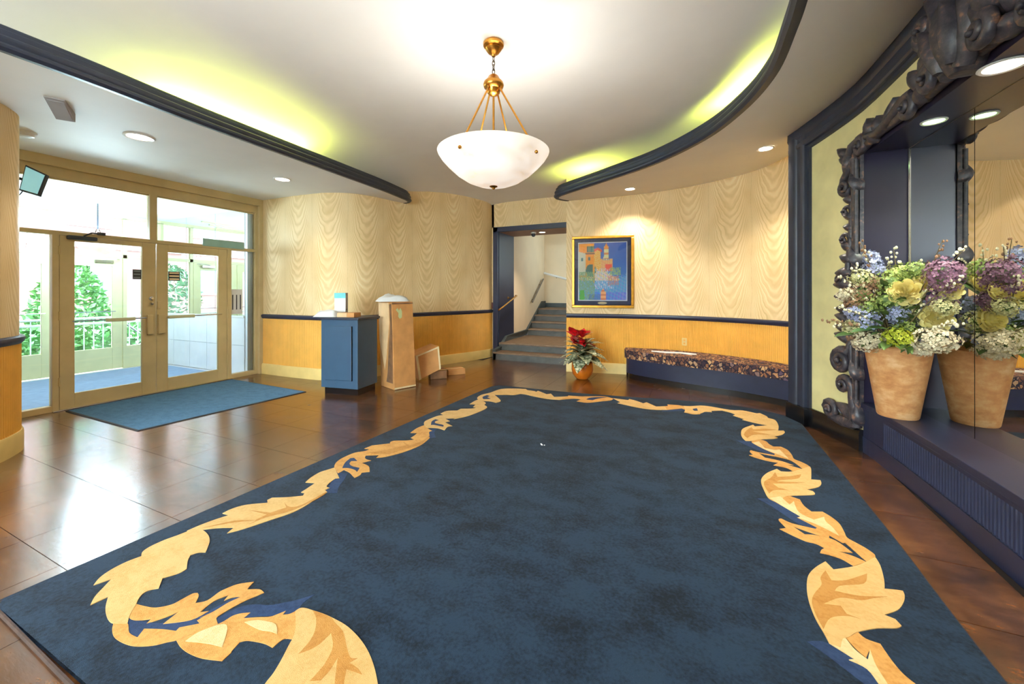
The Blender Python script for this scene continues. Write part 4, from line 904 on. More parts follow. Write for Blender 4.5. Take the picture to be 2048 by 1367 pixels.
# ---------------------------------------------------------------- wall devices
def on_pic(x, z, w, h, t):
    i = min(range(len(PIC)), key=lambda i: abs(PIC[i][0] - x)); a, c = PIC[max(0, i - 1)], PIC[min(len(PIC) - 1, i + 1)]; L = math.dist(a, c); d = ((c[0] - a[0]) / L, (c[1] - a[1]) / L); nm = (d[1], -d[0])
    P = lambda u, zz, oo: (PIC[i][0] + d[0] * u + nm[0] * oo, PIC[i][1] + d[1] * u + nm[1] * oo, zz)
    return B().hexa([P(-w / 2, z - h / 2, .005), P(w / 2, z - h / 2, .005), P(w / 2, z + h / 2, .005), P(-w / 2, z + h / 2, .005), P(-w / 2, z - h / 2, t), P(w / 2, z - h / 2, t), P(w / 2, z + h / 2, t), P(-w / 2, z + h / 2, t)])
on_pic(-.17, .60, .075, .12, .024).build('cover_plate', 'cream', o, bevel=.003)
on_pic(-.17, .625, .03, .03, .027).build('socket', 'dado', o); on_pic(-.17, .575, .03, .03, .027).build('socket', 'dado', o)
o = B().box(-3.965, -3.925, 7.62, 7.648, 1.02, 1.16).build('alarm_pull', mat('dark_red_plastic', (90, 40, 34), .4), None, bevel=.006, label='small dark red wall box beside the navy stair casing', cat='wall box')
# ================================================================ PENDANT LAMP
PX, PY = -1.49, 2.90
pe = empty('pendant_lamp', (PX, PY, ZC), 'large alabaster bowl pendant hanging on brass rods from the lobby ceiling', 'lamp')
B().lathe([(.075, 0), (.085, -.015), (.082, -.03), (.062, -.04), (.066, -.055), (.045, -.085), (.018, -.10), (.014, -.115), (0, -.118)], (PX, PY, ZC), 32).build('canopy', 'brass', pe, smooth=True)
for i in range(4):
    z = 3.285 - i * .034; pts = []
    for j in range(13):
        t = 2 * PI * j / 12; h, w_ = .025 * math.sin(t), .011 * math.cos(t); pts.append((PX + (w_ if i % 2 else 0), PY + (0 if i % 2 else w_), z + h))
    B().tube(pts, .0035, 6, cap=False).build('chain_link', 'bronze', pe, smooth=True)
B().lathe([(0, 3.165), (.02, 3.16), (.04, 3.145), (.05, 3.125), (.058, 3.115), (.078, 3.095), (.084, 3.075), (.078, 3.055), (.056, 3.04), (.05, 3.01), (.035, 2.995), (.012, 2.985), (0, 2.98)], (PX, PY, 0), 32).build('hub', 'brass', pe, smooth=True)
RZ, RR = 2.525, .452
va = YAW
for k_ in range(4):
    t = va + math.radians((-124, -36, 62, 122)[k_]); cx, cy = math.cos(t), math.sin(t)
    p0 = (PX + .06 * cx, PY + .06 * cy, 3.04); p1 = (PX + .385 * cx, PY + .385 * cy, 2.50)
    B().tube([p0, p1], .0075, 8).build('rod', 'brass', pe, smooth=True)
    ring = [(p0[0] + cx * .004 * 0 + .013 * math.cos(a) * cx, p0[1] + .013 * math.cos(a) * cy, p0[2] + .013 * math.sin(a)) for a in [2 * PI * j / 10 for j in range(11)]]
    B().tube(ring, .003, 6, cap=False).build('ring', 'brass', pe, smooth=True)
    if k_ % 2 == 0 or True:
        nx3 = Vector((cx * .75, cy * .75, -.66)); c = Vector((PX + .405 * cx, PY + .405 * cy, 2.455))
        B().lathe([(0, .022), (.010, .019), (.014, .010), (.012, .002), (.006, 0), (.006, -.03)], c, 14, tuple(nx3)).build('knob', 'brass', pe, smooth=True)
pr = [(0, 2.252), (.06, 2.253), (.14, 2.266), (.22, 2.298), (.30, 2.35), (.37, 2.413), (.42, 2.468), (.447, 2.51), (RR, RZ), (.445, 2.53), (.436, 2.518), (.40, 2.465), (.35, 2.412), (.28, 2.352), (.2, 2.303), (.1, 2.272), (0, 2.265)]
B().lathe(pr, (PX, PY, 0), 64).build('bowl', 'alabaster', pe, smooth=True)
B().lathe([(0, 2.225), (.012, 2.23), (.016, 2.24), (.03, 2.246), (.034, 2.252), (0, 2.254)], (PX, PY, 0), 20).build('finial', 'brass', pe, smooth=True)
B().tube([(PX, PY, 2.985), (PX, PY, 2.44)], .009, 10).build('stem', 'brass', pe, smooth=True)
for k_ in range(3):
    t = k_ * 2 * PI / 3 + .4; c = (PX + .14 * math.cos(t), PY + .14 * math.sin(t), 2.40)
    B().tube([(PX, PY, 2.45), c], .008, 6).build('socket_arm', 'brass', pe)
    B().ball(c, .032, 12, 8).build('bulb', 'bulb', pe, smooth=True)
    point('pendant_light', (c[0], c[1], 2.45), L_PEND, (1, .99, .96), .06, pe)
def copy_tree(o, dx, dy, parent=None):
    c = o.copy(); COL.objects.link(c)
    if parent: c.parent = parent
    else: c.location.x += dx; c.location.y += dy
    for ch in list(o.children): copy_tree(ch, 0, 0, c)
    return c
p2 = copy_tree(pe, 0, -4.4); p2['label'] = 'unseen twin alabaster bowl pendant added to brighten the lobby from the rear'
for ch in list(p2.children):
    if ch.type == 'LIGHT': ch.data = ch.data.copy() if ch == p2.children[0] else ch.data
rear = bpy.data.lights.new('rear_fill_light', 'POINT'); rear.energy = L_REAR; rear.color = (.97, .99, 1); rear.shadow_soft_size = .06  # lamp added behind the camera to brighten ceiling and room
for ch in p2.children:
    if ch.type == 'LIGHT': ch.data = rear
# ================================================================ DOWNLIGHTS
def downlight(x, y, z, label, lens='lens', r=.075, power=0, col=WARM, group=None, ang=2.0, blend=.7):
    e = empty('recessed_light', (x, y, z), label, 'light', group)
    B().lathe([(r, 0), (r * 1.28, -.001), (r * 1.30, -.006), (r * 1.2, -.012), (r * 1.02, -.008), (r, .0)], (x, y, z), 28).build('trim_ring', 'white_plastic', e, smooth=True)
    B().lathe([(0, -.006), (r * .6, -.009), (r * .98, -.004), (r, 0)], (x, y, z), 28).build('lens', lens, e, smooth=True)
    if power: spot('downlight', (x, y, z - .03), power, col, ang, blend, .05, e)
    return e
downlight(-5.073, 2.10, ZL, 'round recessed light in the left soffit nearer the camera', 'lens', .095, L_DL)
downlight(-5.192, 3.72, ZL, 'round recessed light in the left soffit farther from the camera', 'lens', .085, L_DL)
downlight(-.934, 6.53, zs(-.93), 'recessed downlight in the right soffit above the painting', 'lens', .07, L_DR)
downlight(.75, 5.53, zs(.75), 'recessed downlight in the right soffit near the navy pilaster', 'lens', .075, L_DR)
downlight(1.53, 3.80, 2.60, 'small green tinged downlight in the niche ceiling above the flowers', 'lens_green', .055, L_N1, (.9, 1, .8))
downlight(1.49, 3.02, 2.60, 'bright white downlight in the niche ceiling at the upper right', 'lens', .075, L_N2, (1, .93, .85))
downlight(-2.95, 8.0, 2.655, 'recessed downlight in the stair opening reveal beside the dome camera', 'lens', .06, L_ST)
for i, (x, y) in enumerate(((.95, 1.2),)):  # extra downlight out of view, added to brighten the room
    if x > 0: downlight(x, y, zs(x), 'unseen recessed downlight added in the right soffit for extra brightness', 'lens', .075, L_DR)
dc = empty('dome_camera', (-3.13, 7.95, 2.655), 'small white dome security camera under the stair opening reveal', 'camera')
B().lathe([(.055, 0), (.06, -.012), (.05, -.03), (0, -.03)], (-3.13, 7.95, 2.655), 20).build('base', 'white_plastic', dc, smooth=True)
B().ball((-3.13, 7.95, 2.60), .045, 16, 10).build('dome', 'dark_plastic', dc, smooth=True)
sd = empty('smoke_detector', (-5.93, 1.55, ZL), 'round white smoke detector on the left soffit beside the rounded wall', 'detector')
B().lathe([(.075, 0), (.075, -.018), (.06, -.03), (.055, -.042), (.03, -.05), (0, -.05)], (-5.93, 1.58, ZL), 28).build('body', 'white_plastic', sd, smooth=True)
vb = empty('ceiling_vent', (-4.86, 1.5, ZL), 'grey wedge shaped box mounted on the left soffit', 'vent')
va_ = [(-4.702, 1.343), (-4.65, 1.449), (-4.93, 1.60), (-4.99, 1.50)]
B().hexa([(x, y, ZL - (.006 if i < 2 else .075)) for i, (x, y) in enumerate(va_)] + [(x, y, ZL + .001) for x, y in va_]).build('housing', 'grey_plastic', vb, bevel=.003)
cx_, cy_ = sum(x for x, y in va_) / 4, sum(y for x, y in va_) / 4
q_ = [(cx_ + (x - cx_) * .8, cy_ + (y - cy_) * .8) for x, y in va_]; zq = [ZL - .0135 - .0015, ZL - .0135 - .0015, ZL - .0685 - .0015, ZL - .0685 - .0015]
B().hexa([(x, y, z - .001) for (x, y), z in zip(q_, zq)] + [(x, y, z + .004) for (x, y), z in zip(q_, zq)]).build('face_plate', 'grey_plastic', vb)
# hidden cove lamps behind the mouldings
def cove(p0, p1, label, power, rotz, sx):
    e = empty('cove_lamp', ((p0[0] + p1[0]) / 2, (p0[1] + p1[1]) / 2, p0[2]), label, 'light', 'hidden cove lamps')
    B().tube([p0, p1], .016, 8).build('tube', 'white_plastic', e)
    B().tube([p0, p1], .02, 4).build('batten', 'white_plastic', e); e.children[-1].location.z -= .03
    area('cove_light', ((p0[0] + p1[0]) / 2, (p0[1] + p1[1]) / 2, p0[2] + .03), (PI, 0, rotz), sx, .10, power, (.88, 1, .13), e)
LB_ = 'yellow green cove lamp tucked behind the soffit moulding'
cove((-4.50, 1.95, 3.03), (-4.50, 3.55, 3.03), 'yellow green cove lamp behind the straight left soffit moulding', L_C1, PI / 2, 1.6)
def ctr(x0, y0, x1, y1, p, lb): cove((x0, y0, zs(x0) + .07), (x1, y1, zs(x1) + .07), lb, p, math.atan2(y1 - y0, x1 - x0), math.dist((x0, y0), (x1, y1)))
ctr(.25, 4.95, .72, 4.05, L_C2, 'yellow green cove lamp behind the middle of the curved right moulding'); ctr(-1.85, 6.55, -1.35, 6.25, L_C3, 'yellow green cove lamp behind the far end of the curved right moulding')
# unseen area lamp added to give the stairwell its bluish daylight
area('stairwell_fill_light', (-2.15, 10.1, 2.4), (0, PI / 2, 0), 1.2, 1.4, L_SW, (.62, .86, 1))
# vestibule ceiling lamp bulbs
point('vestibule_lamp_light', (-8.2, 2.9, 2.2), L_V, (.68, .87, 1), .32)
# ================================================================ CARVED FRAME
cf = empty('carved_frame', (1.3, 4.5, .2), 'ornate dark carved baroque frame with scrolls around the mirrored niche', 'frame')
def vol(s, z, r, turns=1.6, start=0., dr=1, tail=None, w=.40, off=.04):
    r *= 1.12
    pts = []; rs = []; n = int(turns * 14)
    if tail:
        for q in tail: pts.append(Wp(q[0], q[1], off - .01)); rs.append(q[2])
    for i in range(n + 1):
        t = i / n; a = start + dr * 2 * PI * turns * t; q = r * (1 - .80 * t)
        pts.append(Wp(s + q * math.cos(a), z + q * math.sin(a), off + .035 * t)); rs.append(max(.008, r * w * (1 - .55 * t)))
    b = B().tube(pts, rs, 8); b.ball(Wp(s, z, off + .05), r * .22, 8, 6); return b
def lobe(s, z, L, w_, ang, off=.03, th=.045):   # leaf shaped lobe with a raised midrib
    w_ *= 1.35
    b = B(); n = 7; vs = []
    for i in range(n + 1):
        t = i / n; hw = w_ * math.sin(PI * min(1, t * .92 + .06)) ** .75 * (1 - .25 * t); cu = .28 * L * t * t
        for j, q in enumerate((-1, -.5, 0, .5, 1)):
            x = L * t; y = hw * q + cu
            hh = off + th * (1 - abs(q) ** 1.5) * math.sin(PI * min(1, .12 + t * .9)) + .02 * t
            vs.append(Wp(s + x * math.cos(ang) - y * math.sin(ang), z + x * math.sin(ang) + y * math.cos(ang), hh))
    m = len(vs)
    for i in range(n + 1):
        for j, q in enumerate((-1, -.5, 0, .5, 1)):
            t = i / n; hw = w_ * math.sin(PI * min(1, t * .92 + .06)) ** .75 * (1 - .25 * t); cu = .28 * L * t * t; x = L * t; y = hw * q * .9 + cu
            vs.append(Wp(s + x * math.cos(ang) - y * math.sin(ang), z + x * math.sin(ang) + y * math.cos(ang), .002))
    fs = []
    for i in range(n):
        for j in range(4):
            a = i * 5 + j; fs.append((a, a + 1, a + 6, a + 5)); fs.append((m + a, m + a + 5, m + a + 6, m + a + 1))
        fs += [(i * 5, i * 5 + 5, m + i * 5 + 5, m + i * 5), (i * 5 + 4, m + i * 5 + 4, m + i * 5 + 9, i * 5 + 9)]
    fs += [(0, m, m + 1, 1), (1, m + 1, m + 2, 2), (2, m + 2, m + 3, 3), (3, m + 3, m + 4, 4)]
    a = n * 5; fs += [(a + j, a + j + 1, m + a + j + 1, m + a + j) for j in range(4)]
    return b.add(vs, fs)
def spine(pts, off=.03, flat=1, n=8):
    p = cr([(s, z, r) for s, z, r in pts], 6); return B().tube([Wp(s, z, off) for s, z, r in p], [r for _, _, r in p], n)
CV = 'carved'
def half(mir):
    c_ = NE / 2
    fs = (lambda s: s) if not mir else (lambda s: NE - s); sg = 1 if not mir else -1
    an = (lambda a: a) if not mir else (lambda a: PI - a)
    def V(s, z, r, turns=1.6, start=0, dr=1, tail=None, **k_): vol(fs(s), z, r, turns, an(start), dr * sg, [(fs(q[0]), q[1], q[2]) for q in tail] if tail else None, **k_).build('scroll', CV, cf, smooth=60)
    def Lf(s, z, L, w_, a, **k_):
        b = lobe(fs(s), z, L, w_, an(a), **k_); b.build('leaf_lobe', CV, cf, smooth=60)
    def Sp(pts, **k_): spine([(fs(s), z, r) for s, z, r in pts], **k_).build('moulded_rib', CV, cf, smooth=60)
    # foot bracket
    V(-.34, .27, .075, 1.5, PI * .9, -1, [(-.03, .26, .05), (-.10, .215, .055), (-.22, .20, .05), (-.35, .21, .04)])
    V(-.175, .545, .07, 1.5, PI * .1, 1, [(-.04, .20, .045), (-.05, .34, .05), (-.075, .45, .045), (-.095, .53, .035)])
    Lf(-.06, .24, .24, .06, 2.4); Lf(-.05, .20, .20, .05, 1.9); Lf(-.17, .25, .13, .035, 1.9); Lf(-.02, .22, .18, .04, 1.3)
    # rail along the jamb
    Sp([(-.035, .20, .03), (-.04, .8, .035), (-.05, 1.3, .034), (-.045, 1.9, .033), (-.05, 2.35, .036), (-.06, 2.58, .038)])
    Sp([(-.095, .62, .018), (-.115, .95, .03), (-.15, 1.3, .036), (-.15, 1.55, .03), (-.10, 1.95, .028), (-.10, 2.2, .024)])
    Sp([(-.005, .45, .016), (-.006, 1.4, .018), (-.005, 2.55, .018)], off=.05)
    V(-.20, .76, .095, 1.8, PI * .3, 1, [(-.09, 1.10, .028), (-.10, .98, .032), (-.13, .88, .034)])
    Lf(-.10, .93, .20, .045, 2.5); Lf(-.11, 1.03, .18, .042, 2.6); Lf(-.12, 1.13, .17, .04, 2.6)
    for i, (z, L) in enumerate(((1.22, .17), (1.33, .19), (1.44, .20), (1.55, .18), (1.66, .14), (1.78, .12))):
        Lf(-.10, z, L, .045, 2.75 if i < 4 else 2.4)
    V(-.215, 1.50, .05, 1.4, PI, -1, [(-.13, 1.30, .02), (-.17, 1.38, .025)])
    V(-.16, 1.87, .05, 1.4, -.4, 1, [(-.08, 2.06, .02), (-.10, 1.97, .024)])
    V(-.14, 2.12, .045, 1.3, 0, 1, [(-.06, 2.26, .02), (-.08, 2.19, .022)])
    for z in (1.95, 2.05, 2.2): Lf(-.07, z, .12, .035, 2.5)
    V(-.165, 2.34, .06, 1.6, -.5, -1, [(-.03, 2.60, .03), (-.12, 2.52, .034), (-.20, 2.42, .034), (-.235, 2.35, .03)])
    Lf(-.18, 2.46, .22, .05, 1.1); Lf(-.13, 2.56, .12, .04, 2.3)
    for z in (.62, 1.0, 1.62, 2.28): Lf(.0, z, .17, .035, 1.65, off=.05)
    # corner and head
    V(.06, 2.65, .075, 1.5, 2.4, -1, [(-.16, 2.45, .03), (-.16, 2.58, .036), (-.09, 2.70, .038), (-.01, 2.725, .032)])
    Lf(-.15, 2.60, .16, .045, 2.0); Lf(.13, 2.66, .15, .05, .9); Lf(.17, 2.68, .16, .05, 1.35); Lf(.20, 2.63, .12, .04, .4)
    Sp([(-.05, 2.60, .034), (.25, 2.66, .034), (.6, 2.665, .034), (1.0, 2.67, .036), (NE / 2, 2.68, .036)])
    Sp([(.16, 2.70, .028), (.36, 2.66, .034), (.56, 2.69, .038), (.72, 2.74, .038), (.86, 2.745, .034)], off=.05)
    V(.80, 2.665, .07, 1.5, 1.2, -1, [(.60, 2.69, .03), (.72, 2.745, .034)], off=.05)
    Lf(.45, 2.67, .2, .05, .6); Lf(.30, 2.66, .14, .045, 1.1); Lf(.95, 2.72, .20, .06, 1.9, off=.05); Lf(.90, 2.66, .2, .05, .3, off=.05)
half(False); half(True)
for s0, s1 in ((-.10, .012), (NE - .012, NE + .10)):
    b = B()
    for i in range(4):
        s = s0 + (s1 - s0) * i / 3
        for o_ in (.0015, .03): b.v += [Wp(s, .2 if s0 < 0 and s < -.0 else .435, o_), Wp(s, 2.66, o_)]
    for i in range(3):
        k = 4 * i; b.f += [(k + 2, k + 6, k + 7, k + 3), (k, k + 1, k + 5, k + 4), (k + 1, k + 3, k + 7, k + 5), (k, k + 4, k + 6, k + 2)]
    b.f += [(0, 2, 3, 1), (12, 13, 15, 14)]; b.build('backing_board', CV, cf)
# crown cartouche in the middle of the head
cm = NE / 2 + .06
def C_(b, n='crown_lobe'): b.build(n, CV, cf, smooth=60)
for sgn in (-1, 1):
    C_(spine([(cm + sgn * .06, 2.62, .045), (cm + sgn * .14, 2.80, .06), (cm + sgn * .13, 3.0, .06), (cm + sgn * .22, 3.16, .05)], off=.09), 'crown_rib')
    C_(vol(cm + sgn * .24, 2.70, .075, 1.6, PI / 2, -sgn, [(cm + sgn * .16, 2.98, .04), (cm + sgn * .17, 2.86, .045), (cm + sgn * .21, 2.79, .04)], off=.10), 'scroll')
    C_(vol(cm + sgn * .34, 3.04, .08, 1.5, -PI / 2, sgn, [(cm + sgn * .2, 2.86, .035), (cm + sgn * .28, 2.92, .04)], off=.08), 'scroll')
    for a, L in ((1.2, .26), (.75, .24), (.3, .22), (1.55, .3)): C_(lobe(cm + sgn * .16, 2.82, L, .07, a if sgn > 0 else PI - a, off=.08, th=.05), 'leaf_lobe')
C_(lobe(cm, 2.60, .50, .15, PI / 2, off=.09, th=.09), 'shell'); C_(lobe(cm - .06, 2.64, .36, .05, 1.75, off=.15, th=.04), 'leaf_lobe'); C_(lobe(cm + .06, 2.64, .36, .05, 1.4, off=.15, th=.04), 'leaf_lobe')
# ================================================================ VASE WITH FLOWERS
VX, VY, VZ = 1.43, 4.07, .433
fa = empty('flower_vase', (VX, VY, VZ), 'marbled terracotta vase of yellow roses and mixed flowers on the navy ledge', 'vase')
B().lathe([(0, 0), (.118, 0), (.124, .01), (.20, .53), (.203, .54), (.198, .545), (.188, .54), (.18, .48), (0, .44)], (VX, VY, VZ), 40).build('pot', 'clay', fa, smooth=50)
rr = random.Random(11)
MR = mat('rose_yellow', (252, 236, 160), .5, .08, 20); MC = mat('cream_hydrangea', (238, 224, 186), .6, .12, 20); MLm = mat('lime_snowball', (186, 196, 50), .6, .14, 20)
MP = mat('plum_blossom', (132, 92, 114), .6, .18, 20); MBl = mat('lilac_blue_blossom', (176, 182, 216), .6, .14, 20); MBr = mat('dried_brown_sprig', (140, 104, 74), .7, .2, 20)
MTw = mat('twig_bark', (110, 96, 60), .7, .15, 20); MBud = mat('cream_bud', (240, 232, 196), .5, .06, 20); ML2 = mat('bouquet_leaf', (92, 118, 58), .5, .2, 12)
def frame(d):
    d = Vector(d).normalized(); a = d.orthogonal().normalized(); return d, a, d.cross(a)
def petal(b, c, d, out, w, h, cup, n=4):
    side = d.cross(out).normalized(); k = len(b.v)
    for i in range(n + 1):
        t = i / n
        for j in range(n + 1):
            q = -1 + 2 * j / n; hw = w * math.sin(PI * (.18 + .62 * t)) ; r = cup * math.sin(t * 1.5)
            b.v.append(tuple(c + d * (h * t * (1 - .12 * q * q)) + out * (r - .35 * hw * q * q * .9 + (.25 * cup * t ** 3)) + side * hw * q))
    b.f += [(k + i * (n + 1) + j, k + i * (n + 1) + j + 1, k + (i + 1) * (n + 1) + j + 1, k + (i + 1) * (n + 1) + j) for i in range(n) for j in range(n)]
def rose(c, d, r):
    c = Vector(c); d, a, e = frame(d); b = B(); n = 5
    for ring, (np_, rad, h, w_) in enumerate(((3, .14, 1.10, .22), (4, .28, 1.06, .28), (5, .44, .98, .32), (6, .62, .84, .36), (7, .82, .64, .40), (8, 1.02, .36, .42))):
        for i in range(np_):
            t0 = 2 * PI * i / np_ + ring * .9; k_ = len(b.v)
            for q in range(n + 1):
                t = q / n
                for j in range(n + 1):
                    v = -1 + 2 * j / n; ww = w_ * (.35 + .65 * math.sin(PI * (.12 + .55 * t))) / max(rad, .25) * .9
                    an = t0 + v * ww * (1 if rad > .25 else .8); ro = rad * math.sin(min(1, t * 1.25) * PI / 2) + (.16 * t ** 4) * (1 - v * v) + .03 * v
                    o = a * math.cos(an) + e * math.sin(an)
                    b.v.append(tuple(c + (o * ro + d * (h * (1 - math.cos(t * PI * .56)) / 1.19 - .45 - .10 * v * v * t)) * r))
            b.f += [(k_ + q * (n + 1) + j, k_ + q * (n + 1) + j + 1, k_ + (q + 1) * (n + 1) + j + 1, k_ + (q + 1) * (n + 1) + j) for q in range(n) for j in range(n)]
    b.build('rose', MR, fa, smooth=70, kind='stuff')
def cluster(name, c, r, n, s, m, sq=(1, 1, 1), seed=0):
    s *= .74; n = int(n * 1.5)
    q = random.Random(seed); b = B(); c = Vector(c)
    for i in range(n):
        z = 1 - 2 * (i + .5) / n; t = i * 2.39996; h = math.sqrt(1 - z * z); d = Vector((h * math.cos(t), h * math.sin(t), z)); R_ = r * q.uniform(.70, 1.16)
        p = c + Vector((d.x * sq[0], d.y * sq[1], d.z * sq[2])) * R_; dd, a, e = frame(d + Vector((q.uniform(-.4, .4), q.uniform(-.4, .4), q.uniform(-.4, .4))))
        ph = q.random() * 3
        for k_ in range(4):
            t2 = ph + k_ * PI / 2; o = a * math.cos(t2) + e * math.sin(t2); sd = dd.cross(o)
            b.add([p, p + o * s * .6 + sd * s * .42 + dd * s * .1, p + o * s + dd * s * .22, p + o * s * .6 - sd * s * .42 + dd * s * .1], [(0, 1, 2, 3)])
    b.build(name, m, fa, kind='stuff'); bb = B().ball(c, r * .55, 8, 6, sq); bb.build('flower_heart', ML2, fa)
def leaf(b, p, d, up, L, w_, bend=.3, n=5):
    p = Vector(p); d = Vector(d).normalized(); s = d.cross(Vector(up)).normalized(); u = s.cross(d); k = len(b.v)
    for i in range(n + 1):
        t = i / n; hw = w_ * math.sin(PI * (t * .94 + .05)) ** .8; c = p + d * L * t - u * bend * L * t * t
        b.v += [tuple(c - s * hw + u * hw * .25), tuple(c), tuple(c + s * hw + u * hw * .25)]
    for i in range(n):
        a = k + 3 * i; b.f += [(a, a + 1, a + 4, a + 3), (a + 1, a + 2, a + 5, a + 4)]
    return b
CF = Vector((1.40, 4.02, 1.22)); FD = Vector((-.35, -.9, .2))
rose((1.37, 3.78, 1.395), FD + Vector((0, 0, .1)), .088); rose((1.52, 3.74, 1.215), (-.35, -1, .12), .082); rose((1.50, 3.88, 1.46), (-.45, -.7, .35), .068); rose((1.55, 3.64, 1.405), (-.4, -.8, .1), .058)
cluster('hydrangea', (1.42, 4.02, 1.52), .085, 90, .026, mat('pale_green_hydrangea', (188, 198, 104), .6, .12, 20), seed=1)
cluster('snowball_flower', (1.345, 3.80, 1.07), .082, 110, .022, MLm, (1.1, 1.1, .8), 2)
cluster('plum_blossom', (1.52, 3.66, 1.50), .115, 130, .028, MP, (.8, 1.1, 1.0), 3); cluster('plum_blossom', (1.54, 3.72, 1.34), .07, 60, .026, MP, (1, 1, .9), 13)
cluster('cream_hydrangea', (1.50, 3.70, 1.07), .11, 100, .03, MC, (1, 1.1, .75), 4); cluster('cream_hydrangea', (1.20, 3.90, 1.02), .09, 80, .03, MC, (1.1, 1, .8), 5); cluster('cream_hydrangea', (1.09, 3.98, 1.37), .06, 50, .026, MC, (1, 1, .8), 6); cluster('cream_hydrangea', (1.47, 3.84, .99), .07, 60, .03, MC, (1.2, 1, .7), 7)
for i, (c, r, n) in enumerate((((1.36, 3.87, 1.24), .065, 34), ((1.26, 3.98, 1.58), .06, 30), ((1.20, 3.92, 1.18), .075, 36), ((1.51, 3.93, 1.30), .06, 30), ((1.50, 3.86, 1.06), .05, 26), ((1.25, 4.0, 1.66), .045, 20), ((1.12, 3.92, 1.24), .05, 22))):
    cluster('blue_blossom', c, r, n, .034, MBl, (1, 1, 1.1), 30 + i)
for i, (c, r) in enumerate((((1.18, 3.96, 1.38), .10), ((1.14, 3.95, 1.30), .07), ((1.27, 3.95, 1.45), .07))): cluster('dried_sprig', c, r, 120, .016, MBr, (1.1, 1, .9), 50 + i)
MF = mat('pale_filler_sprig', (214, 210, 150), .6, .16, 20); MG2 = mat('fresh_green_sprig', (132, 150, 72), .6, .16, 20)
for i, (c, r) in enumerate((((1.30, 3.86, 1.33), .09), ((1.45, 3.90, 1.27), .08), ((1.33, 3.92, 1.46), .09), ((1.54, 3.84, 1.19), .07), ((1.22, 3.92, 1.28), .08), ((1.18, 3.96, 1.50), .07), ((1.48, 3.9, 1.55), .07), ((1.13, 3.95, 1.12), .06), ((1.40, 3.84, 1.12), .07), ((1.52, 3.64, 1.30), .06))):
    cluster('filler_sprig', c, r, 60, .022, MF if i % 2 else MG2, (1.2, 1, 1), 80 + i)
for i in range(70):
    t = rr.uniform(0, 2 * PI); el = rr.uniform(-.25, .9); d = Vector((math.cos(t) * math.cos(el), math.sin(t) * math.cos(el), math.sin(el)))
    p = Vector((VX - .05, VY - .1, 1.03 + .42 * max(0, el) * rr.random() ** .6)) + Vector((d.x * .12, d.y * .12, 0)); L = rr.uniform(.12, .2)
    if (p + d * L).x > 1.60: d.x = -abs(d.x) * .5
    if (p + d * L).y > 4.38: d.y = -abs(d.y)
    leaf(B(), p, d, (0, 0, 1), L, rr.uniform(.022, .04), .25).build('leaf', ML2, fa)
for i, p in enumerate(((1.26, 3.85, 1.15), (1.30, 3.84, 1.12), (1.24, 3.88, 1.11), (1.16, 3.93, 1.08))): leaf(B(), p, (-.4 - .3 * i, -.5, .25 - .12 * i), (0, -.3, 1), .19, .035, .1).build('leaf', M['leafgreen'], fa)
tips = [(1.17, 3.95, 1.77), (1.21, 3.98, 1.70), (1.40, 4.05, 1.72), (1.36, 4.03, 1.66), (.92, 3.83, 1.17), (.98, 3.84, 1.13), (1.02, 3.85, 1.52), (1.05, 3.9, 1.42), (1.50, 3.62, 1.74), (1.58, 3.55, 1.68), (1.53, 3.98, 1.62), (1.0, 3.85, 1.28), (1.05, 3.84, 1.03), (1.48, 3.4, 1.2), (1.12, 3.93, 1.6), (1.55, 3.5, 1.5)]
for i, tp_ in enumerate(tips):
    p0 = Vector((VX - .06, VY - .08, .98)); p2 = Vector(tp_); mid = (p0 + p2) / 2 + Vector((rr.uniform(-.04, .04), rr.uniform(-.06, 0), .06))
    P_ = cr([tuple(p0), tuple(mid), tuple(p2)], 7); b = B().tube(P_, [.006 - .004 * j / (len(P_) - 1) for j in range(len(P_))], 5); sm = b.build('twig', MTw, fa)
    b = B()
    for j in range(16):
        q = P_[len(P_) - 1 - int(j * .55)]; b.ball((q[0] + rr.uniform(-.022, .022), q[1] + rr.uniform(-.022, .022), q[2] + rr.uniform(-.012, .02)), rr.uniform(.006, .011), 6, 4, (1, 1, 1.3))
    b.build('bud_cluster', MBud if i % 4 else MBr, sm, kind='stuff')
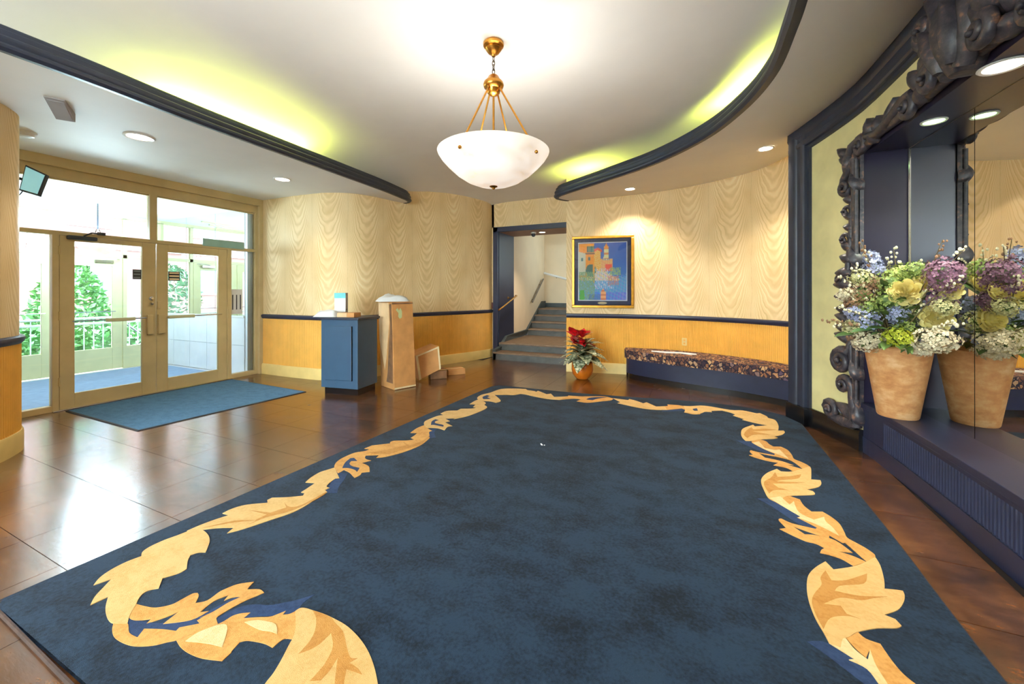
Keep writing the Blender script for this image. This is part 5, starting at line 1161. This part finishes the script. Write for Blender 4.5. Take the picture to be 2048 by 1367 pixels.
# ================================================================ POTTED PLANT
QX, QY = -1.64, 6.30
qp = empty('potted_plant', (QX, QY, 0), 'red flowered plant with variegated leaves in an orange glazed pot', 'plant')
B().lathe([(0, 0), (.075, 0), (.10, .012), (.155, .08), (.172, .15), (.168, .215), (.160, .245), (.168, .262), (.160, .27), (.148, .262), (.145, .235), (0, .23)], (QX, QY, .001), 36).build('pot', 'glaze', qp, smooth=50)
B().lathe([(.145, .225), (0, .245)], (QX, QY, 0), 24).build('soil', mat('dark_soil', (50, 38, 28), .9, .3, 60), qp)
def _vleaf():
    k = NT('variegated_leaf'); uv = k.noise(26, 4, .6, space='obj'); k.l(k.ramp(uv, (.40, srgb((58, 74, 48))), (.5, srgb((150, 156, 120))), (.58, srgb((214, 212, 184)))), k.b.inputs['Base Color']); k.b.inputs['Roughness'].default_value = .4; return k.m
MV = _vleaf(); MRd = mat('red_bract', (206, 20, 28), .45, .3, 16); MRk = mat('cream_stripe_bract', (226, 190, 170), .5, .1, 10)
for i in range(40):
    t = i * 2.39996; el = -.35 + 1.25 * (i / 40); d = Vector((math.cos(t) * math.cos(el), math.sin(t) * math.cos(el), math.sin(el) + .1))
    p = Vector((QX, QY, .30 + .26 * (i / 40))) + Vector((d.x, d.y, 0)) * .05; L = rr.uniform(.24, .33) * (1 - .25 * i / 40)
    st_ = leaf(B(), p, d + Vector((0, 0, .55)), (0, 0, 1), L, L * .36, .85, 7).build('leaf', MV, qp)
for i in range(26):
    t = i * 2.39996; el = .15 + 1.1 * rr.random(); d = Vector((math.cos(t) * math.cos(el), math.sin(t) * math.cos(el), math.sin(el)))
    cc_ = Vector((QX + (.03 if i % 3 else -.10), QY - .12, .66 if i % 2 else .56)); L = rr.uniform(.15, .23)
    leaf(B(), cc_ + d * .02, d, (0, 0, 1), L, L * .30, .45, 6).build('bract', MRk if i % 9 == 4 else MRd, qp)
for i in range(7):
    t = i * .9; B().tube([(QX, QY, .24), (QX + .06 * math.cos(t), QY + .06 * math.sin(t), .6)], .007, 6).build('stem', 'leafgreen', qp)
print('objects', len(bpy.data.objects), 'tris', sum(len(o.data.polygons) * 2 for o in bpy.data.objects if o.type == 'MESH'))
